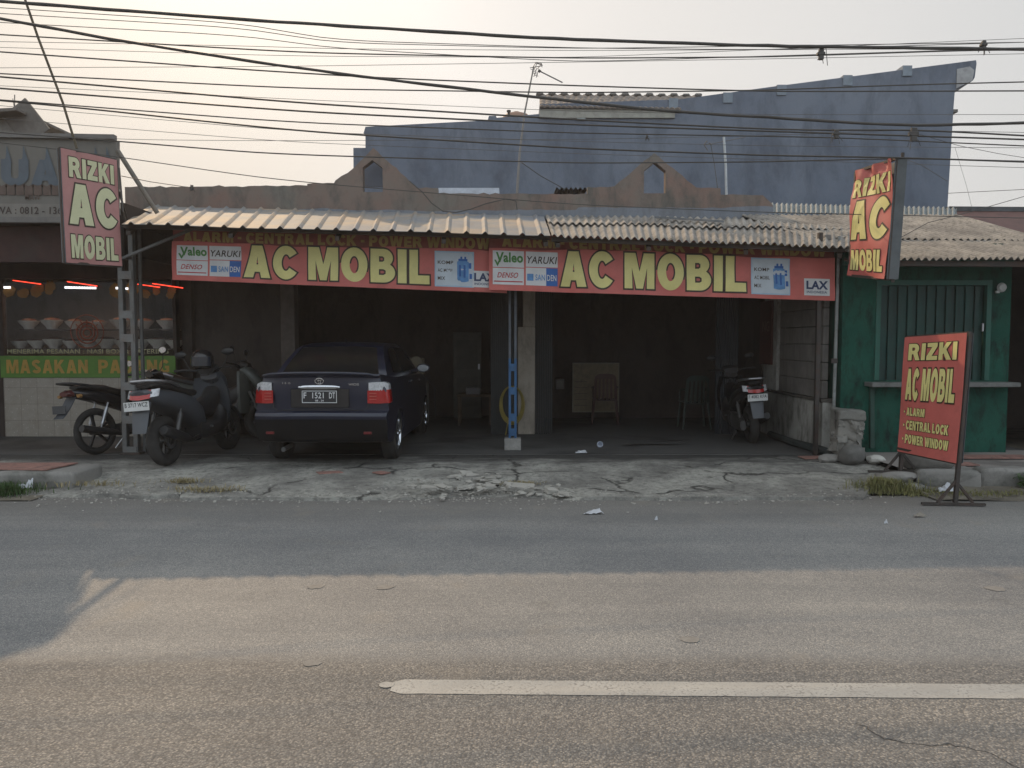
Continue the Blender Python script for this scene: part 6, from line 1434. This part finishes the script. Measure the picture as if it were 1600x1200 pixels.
b.build('printed_rows', mat('brown_rows', (.10, .075, .055), .7), t)
b = MB(); b.box(-.5 + .55, 4.0, 14.6, 14.7, FZ, 3.36); tag(b.build('partition_wall', M_INT), 'dark sooty wall closing the back of the right bay', 'wall')
# chair
def plastic_chair(p, lab, rot, m):
    t = thing('plastic_chair', lab, 'chair', p); 
    b = MB(); b.sheet(lambda u, v: Vector(((u - .5) * .44 * (1 - .1 * v), (v - .5) * .42, .43 + .02 * (abs(u - .5) * 2) ** 3)), 8, 8, .018, (0, 0, -1)); b.build('seat', m, t, smooth=True, local=True)
    b = MB()
    def bk(u, v): a = lerp(-1, 1, u); return Vector((.21 * a * (1 - .12 * v), .20 + .07 * v - .04 * a * a, .44 + .44 * v + (-.06 * a ** 4 * v)))
    for (ua, ub) in ((0, .12), (.2, .29), (.37, .46), (.54, .63), (.71, .80), (.88, 1)): b.sheet(lambda u, v, ua=ua, ub=ub: bk(lerp(ua, ub, u), v), 2, 8, .014, (0, 1, 0))
    b.sheet(lambda u, v: bk(u, .84 + .2 * v), 12, 3, .02, (0, 1, 0)); b.build('backrest', m, t, smooth=True, local=True)
    for sx in (-1, 1):
        b = MB(); b.tube([(sx * .2, -.2, .62), (sx * .225, 0, .64), (sx * .2, .2, .66)], .018, 8); b.tube([(sx * .2, -.2, .62), (sx * .2, -.19, .44)], .016, 8); b.build('armrest', m, t, smooth=True, local=True)
        for sy in (-1, 1):
            b = MB(); b.tube([(sx * .19, sy * .18, .43), (sx * .23, sy * .22, 0)], [.022, .016], 8); b.build('leg', m, t, smooth=True, local=True)
    t.rotation_euler = (0, 0, rot); return t
cp_ = P(945, 650, 13.6); plastic_chair(Vector((cp_.x, 13.6, FZ)), 'dark red plastic chair standing in front of the framed wall chart', R(175), mat('dark_red_plastic', (.05, .02, .018), .5))
plastic_chair(Vector((P(1085, 600, 12.9).x, 12.9, FZ)), 'dark green plastic chair standing alone in the right bay', R(180), mat('dark_green_plastic', (.016, .032, .026), .5))
t = thing('switch_panel', 'small grey electric box left of the framed wall chart', 'electric box', P(875, 600, 14.4))
b = MB(); q = P(875, 600, 14.5); b.box(q.x - .085, q.x + .085, 14.5, 14.6, q.z - .1, q.z + .1, bev=.01); b.build('box', mat('box_grey', (.10, .09, .08), .5), t)
b = MB(); b.box(q.x - .05, q.x + .05, 14.49, 14.5, q.z - .06, q.z + .06); b.build('lid', mat('lid_grey', (.13, .12, .105), .5), t)
# left bay: pale door, machine, bench
t = thing('inner_door', 'dull grey green door leaf at the back of the left bay', 'door', (P(728, 600, 14).x, 14.5, FZ))
b = MB(); A, B_ = P(708, 650, 14.5), P(752, 519, 14.5); b.box(A.x, B_.x, 14.5, 14.55, FZ, B_.z, bev=.01); b.build('leaf', mat('dull_green_door', (.07, .072, .058), .6, var=.3), t)
b = MB()
for z in (.35, 1.05): b.box(A.x + .07, B_.x - .07, 14.488, 14.499, z, z + .55)
b.build('door_panels', mat('dull_green_panel', (.055, .057, .046), .6), t)
b = MB(); b.box(B_.x - .06, B_.x - .03, 14.46, 14.5, 1.05, 1.15); b.build('door_handle', M_ALLOY, t)
b = MB(); b.box(-4.95, .05, 14.9, 15.0, FZ, 3.36); tag(b.build('partition_wall', M_INT), 'dark sooty wall closing the back of the left bay', 'wall')
t = thing('compressor', 'pale machine with a round tank beyond the car in the left bay', 'machine', (P(655, 600, 12.8).x, 12.8, FZ))
q = Vector((P(652, 600, 12.8).x, 12.8, FZ)); b = MB(); b.lathe([(0, .05), (.16, .06), (.19, .14), (.19, .75), (.16, .83), (0, .85)], q, 'z', 24); b.build('tank', mat('pale_tank', (.13, .125, .11), .5), t, smooth=True)
b = MB(); b.box(q.x - .14, q.x + .12, q.y - .1, q.y + .1, 1.0, 1.3, bev=.02); b.lathe([(0, -.12), (.09, -.12), (.09, -.1), (0, -.1)], q + Vector((.0, 0, 1.12)), 'y', 20); b.build('motor', mat('motor_beige', (.17, .145, .10), .6), t)
b = MB(); b.tube([q + Vector((.1, -.05, .9)), q + Vector((.3, -.1, .7)), q + Vector((.32, -.1, .2))], .012, 6); b.build('hose', M_BLACKP, t)
t = thing('work_bench', 'low dark work bench with a box on it beside the inner door', 'bench', (P(755, 600, 13.6).x, 13.6, FZ))
q = Vector((P(742, 600, 13.4).x, 13.4, FZ)); b = MB(); b.box(q.x - .3, q.x + .3, 13.2, 13.7, .62, .66); b.build('bench_top', M_WOOD, t)
for sx in (-1, 1):
    for sy in (13.24, 13.62):
        b = MB(); b.box(q.x + sx * .27 - .02, q.x + sx * .27 + .02, sy, sy + .04, FZ, .62); b.build('leg', M_WOOD, t)
b = MB(); b.box(q.x - .15, q.x + .1, 13.25, 13.45, .66, .78, bev=.008); tag(b.build('tool_box', mat('grey_box', (.13, .12, .12), .6)), 'small pale grey box resting on the dark work bench', 'box')
# tyres stacked inside left
for k in range(0):
    b = MB(); b.torus((-4.3, 11.2 + .02 * k, FZ + .10 + .2 * k), .22, .1, 'z', 32, 10); o = b.build('old_tyre', M_TYRE, smooth=True); tag(o, ['old tyre at the bottom of the stack behind the scooters', 'old tyre in the middle of the stack behind the scooters', 'old tyre on top of the stack behind the scooters'][k], 'tyre', 'old tyres stacked behind the scooters')
# conduit on floor at right wall
b = MB(); b.tube([(3.92, 11.6, FZ + .05), (3.93, 10.6, FZ + .05), (4.0, 9.9, FZ + .05), (4.05, 9.45, FZ + .03)], [.05, .05, .06, .06], 10)
tag(b.build('cloth_roll', mat('dark_cloth_roll', (.035, .042, .04), .9, var=.4, bump=.6)), 'long dark rolled tarpaulin lying along the foot of the right side wall', 'tarpaulin')

# ================================================================ OVERHEAD CABLES
def cable(ys, D0, D1, r, lab, m=M_CABLE, x0=-700, x1=2300, twist=False, grp='overhead cables above the street'):
    """ys: [(px, py)...] as seen in the photo; the cable hangs in a plane D0..D1 metres away"""
    pts = sorted(ys)
    def yat(x):
        if x <= pts[0][0]: (a, b_), (c, d) = pts[0], pts[1]
        elif x >= pts[-1][0]: (a, b_), (c, d) = pts[-2], pts[-1]
        else:
            for (a, b_), (c, d) in zip(pts, pts[1:]):
                if a <= x <= c: break
        return lerp(b_, d, (x - a) / (c - a))
    def ysm(x):   # smooth
        return sum(yat(x + k * 45) * w_ for k, w_ in ((-2, .1), (-1, .22), (0, .36), (1, .22), (2, .1)))
    lo = max(x0, pts[0][0] if x0 == -1 else x0); P_ = []
    n = 90; 
    for i in range(n + 1):
        x = lerp(x0, x1, i / n); D = lerp(D0, D1, i / n); p = P(x, ysm(x), D)
        if twist: p += Vector((0, .004 * nz(i * .7, 2), .006 * nz(i * .9, 4)))
        P_.append(p)
    b = MB(); b.tube(P_, [r * (1 + (.25 * nz(i * .8, r * 50) if twist else 0)) for i in range(n + 1)], 8 if r > .008 else 5)
    o = b.build('overhead_cable', m, smooth=True, merge=False); tag(o, lab, 'cable', grp); return o
MLAB = ['medium dark cable, second of the medium ones from the top at the left edge', 'topmost medium dark cable below the thick bundles at the left edge', 'third medium dark cable from the top at the left edge, nearly level on the right', 'fourth medium cable at the left edge, dipping to the dark clamp at right',
        'fifth medium dark cable from the top at the left edge', 'sixth medium cable at the left edge, passing just over the right gable', 'seventh medium cable at the left edge, ending low at the right edge', 'lowest medium cable, running behind the top of the left hanging sign']
TH = 'thin dark overhead cable crossing the sky and the blue grey wall'
FA = 'hair thin faint wire crossing the sky high above the awnings'
cable([(0, 2), (400, 32), (850, 60), (1200, 72), (1600, 77)], 6.6, 6.6, .0145, 'thickest bundled overhead cable, topmost across the whole photo', twist=True)
cable([(0, 29), (200, 66), (400, 97), (500, 111), (600, 124), (840, 152), (1050, 175), (1200, 183), (1410, 197), (1600, 192)], 6.9, 6.9, .0135, 'thick bundled cable sloping from upper left down across the tiled roof', twist=True)
mids = [([(0, 81), (400, 110), (600, 122), (900, 134), (1200, 143), (1600, 142)], .0058), ([(0, 54), (400, 78), (500, 83), (900, 91), (1200, 89), (1530, 78), (1600, 78)], .0055),
        ([(0, 115), (400, 135), (500, 139), (900, 145), (1200, 141), (1400, 133), (1600, 128)], .0055), ([(0, 120), (400, 155), (500, 163), (900, 187), (1200, 202), (1310, 204), (1420, 202), (1600, 212)], .0075),
        ([(0, 138), (400, 169), (500, 176), (900, 195), (1200, 205), (1600, 218)], .0075), ([(0, 156), (400, 187), (500, 193), (900, 208), (1200, 213), (1310, 215), (1600, 228)], .0055),
        ([(0, 157), (120, 168), (400, 198), (500, 207), (900, 232), (1200, 243), (1400, 246), (1600, 253)], .0075), ([(0, 207), (200, 222), (400, 239), (500, 243), (900, 255), (1200, 253), (1410, 247), (1600, 252)], .006)]
for k, (y_, r_) in enumerate(mids): cable(y_, 7.6 + .12 * k, 7.6 + .12 * k, r_ * 1.2, MLAB[k])
cable([(0, 223), (150, 240), (400, 277), (500, 287), (900, 320), (1200, 332), (1430, 337), (1800, 345)], 8.9, 8.9, .005, 'lowest long cable, running just above the awnings past both hanging signs')
thin = [[(0, 12), (400, 38), (500, 62), (900, 75), (1200, 78), (1600, 66)], [(0, 21), (400, 45), (500, 66), (900, 76), (1600, 66)], [(0, 35), (400, 57), (500, 74), (900, 97), (1600, 75)], [(0, 65), (400, 72), (500, 76), (900, 79), (1600, 76)],
        [(0, 106), (400, 104), (500, 103), (900, 97), (1200, 92), (1600, 84)], [(0, 165), (400, 200), (500, 207), (900, 221), (1200, 228), (1600, 231)], [(0, 185), (400, 218), (500, 224), (900, 240), (1600, 262)],
        [(0, 207), (180, 218), (400, 220), (900, 218), (1200, 212), (1400, 203), (1600, 207)], [(0, 74), (400, 86), (500, 88), (900, 90), (1600, 60)], [(0, 134), (400, 152), (500, 157), (900, 174), (1200, 179), (1600, 179)]]
for k, y_ in enumerate(thin): cable(y_, 8.4 + .1 * k, 8.4 + .1 * k, .0030 if k > 2 else .0042, FA, M_CABLE2)
def piece(pts, r, lab, m=M_CABLE, name='service_wire'):
    b = MB(); b.tube([P(*p) for p in pts], r, 6); tag(b.build(name, m, smooth=True), lab, 'cable'); return b
piece([(1420, 205, 8.0), (1500, 228, 8.1), (1560, 240, 8.3), (1700, 262, 8.4)], .0028, 'thin wire dropping to the right from the dark cable clamp')
piece([(1480, 302, 12), (1600, 296, 11), (1760, 288, 10)], .004, 'thin wire right of the blue grey building, nearly level')
piece([(1400, 375, 9.2), (1450, 348, 9.4), (1520, 330, 9.6), (1600, 307, 10), (1760, 262, 10.6)], .004, 'thin wire rising to the right over the kiosk roof')
piece([(1415, 249, 8.4), (1440, 258, 9), (1480, 283, 10)], .004, 'short wire curving from the right hanging sign to the blue grey wall')
piece([(640, 283, 11.9), (660, 300, 11.85), (675, 318, 11.85), (692, 330, 11.85), (712, 332, 11.85), (735, 327, 11.85), (760, 318, 11.9), (790, 311, 11.9), (806, 314, 11.9), (808, 328, 11.9)], .008, 'slack black cable drooping over the parapet between the gables')
piece([(815, 254, 12.3), (845, 275, 12.4), (885, 297, 12.5)], .007, 'slanting guy wire right of the leaning antenna mast')
piece([(190, 275, 9.3), (235, 284, 10), (290, 292, 11.7)], .005, 'thin wire from the left hanging sign to the parapet end')
piece([(1492, 230, 9), (1510, 290, 9.2), (1520, 330, 9.6)], .0016, 'hair thin string hanging down right of the blue grey building', M_CABLE2)
# clamps and tied bits
def clamp(px, py, D, s_, lab):
    c = P(px, py, D); t = thing('cable_clamp', lab, 'clamp', c); b = MB()
    b.box(c.x - .02 * s_, c.x + .02 * s_, c.y - .015, c.y + .015, c.z - .05 * s_, c.z + .04 * s_, bev=.004); b.box(c.x - .035 * s_, c.x + .03 * s_, c.y - .02, c.y + .02, c.z - .015 * s_, c.z + .012 * s_, bev=.004); b.build('body', M_CABLE, t)
    b = MB()
    for k in range(5): a = rs.uniform(-1, 1); b.tube([c, c + Vector((a * .05 * s_, 0, -.05 * s_ * (1 if k < 4 else -1))), c + Vector((a * .07 * s_, 0, -.11 * s_ * rs.uniform(.4, 1)))], .003, 5)
    b.build('loose_ends', M_CABLE, t)
clamp(1428, 209, 7.9, 1.5, 'dark cable clamp with loose ends left of the blue grey wall edge'); clamp(1307, 209, 7.9, 1.0, 'small dark cable clamp over the right part of the blue grey wall')
clamp(1283, 84, 6.62, 1.0, 'cable clamp hanging from the topmost cables near the upper right'); clamp(1537, 70, 6.6, .8, 'cable tie with loose strings above the roof tip at upper right'); clamp(1011, 214, 8.1, .4, 'tiny cable tie above the right gable')
clamp(300, 293, 11.9, .9, 'small dark knot of wire on the parapet left end')
c_lab = {}

# ================================================================ 0.0016 (smoggy evening air)
hm = bpy.data.materials.new('smoggy_air'); hm.use_nodes = True; ht = hm.node_tree; ht.nodes.clear()
ho = ht.nodes.new('ShaderNodeOutputMaterial'); hv = ht.nodes.new('ShaderNodeVolumePrincipled')
hv.inputs['Color'].default_value = (.92, .88, .86, 1); hv.inputs['Density'].default_value = 0.0016; hv.inputs['Anisotropy'].default_value = .35
ht.links.new(hv.outputs[0], ho.inputs['Volume'])
b = MB(); b.box(-450, 450, -350, 750, -1.3, 12)
o = b.build('haze', hm); o['kind'] = 'stuff'; o['label'] = 'thin warm smog in the evening air'
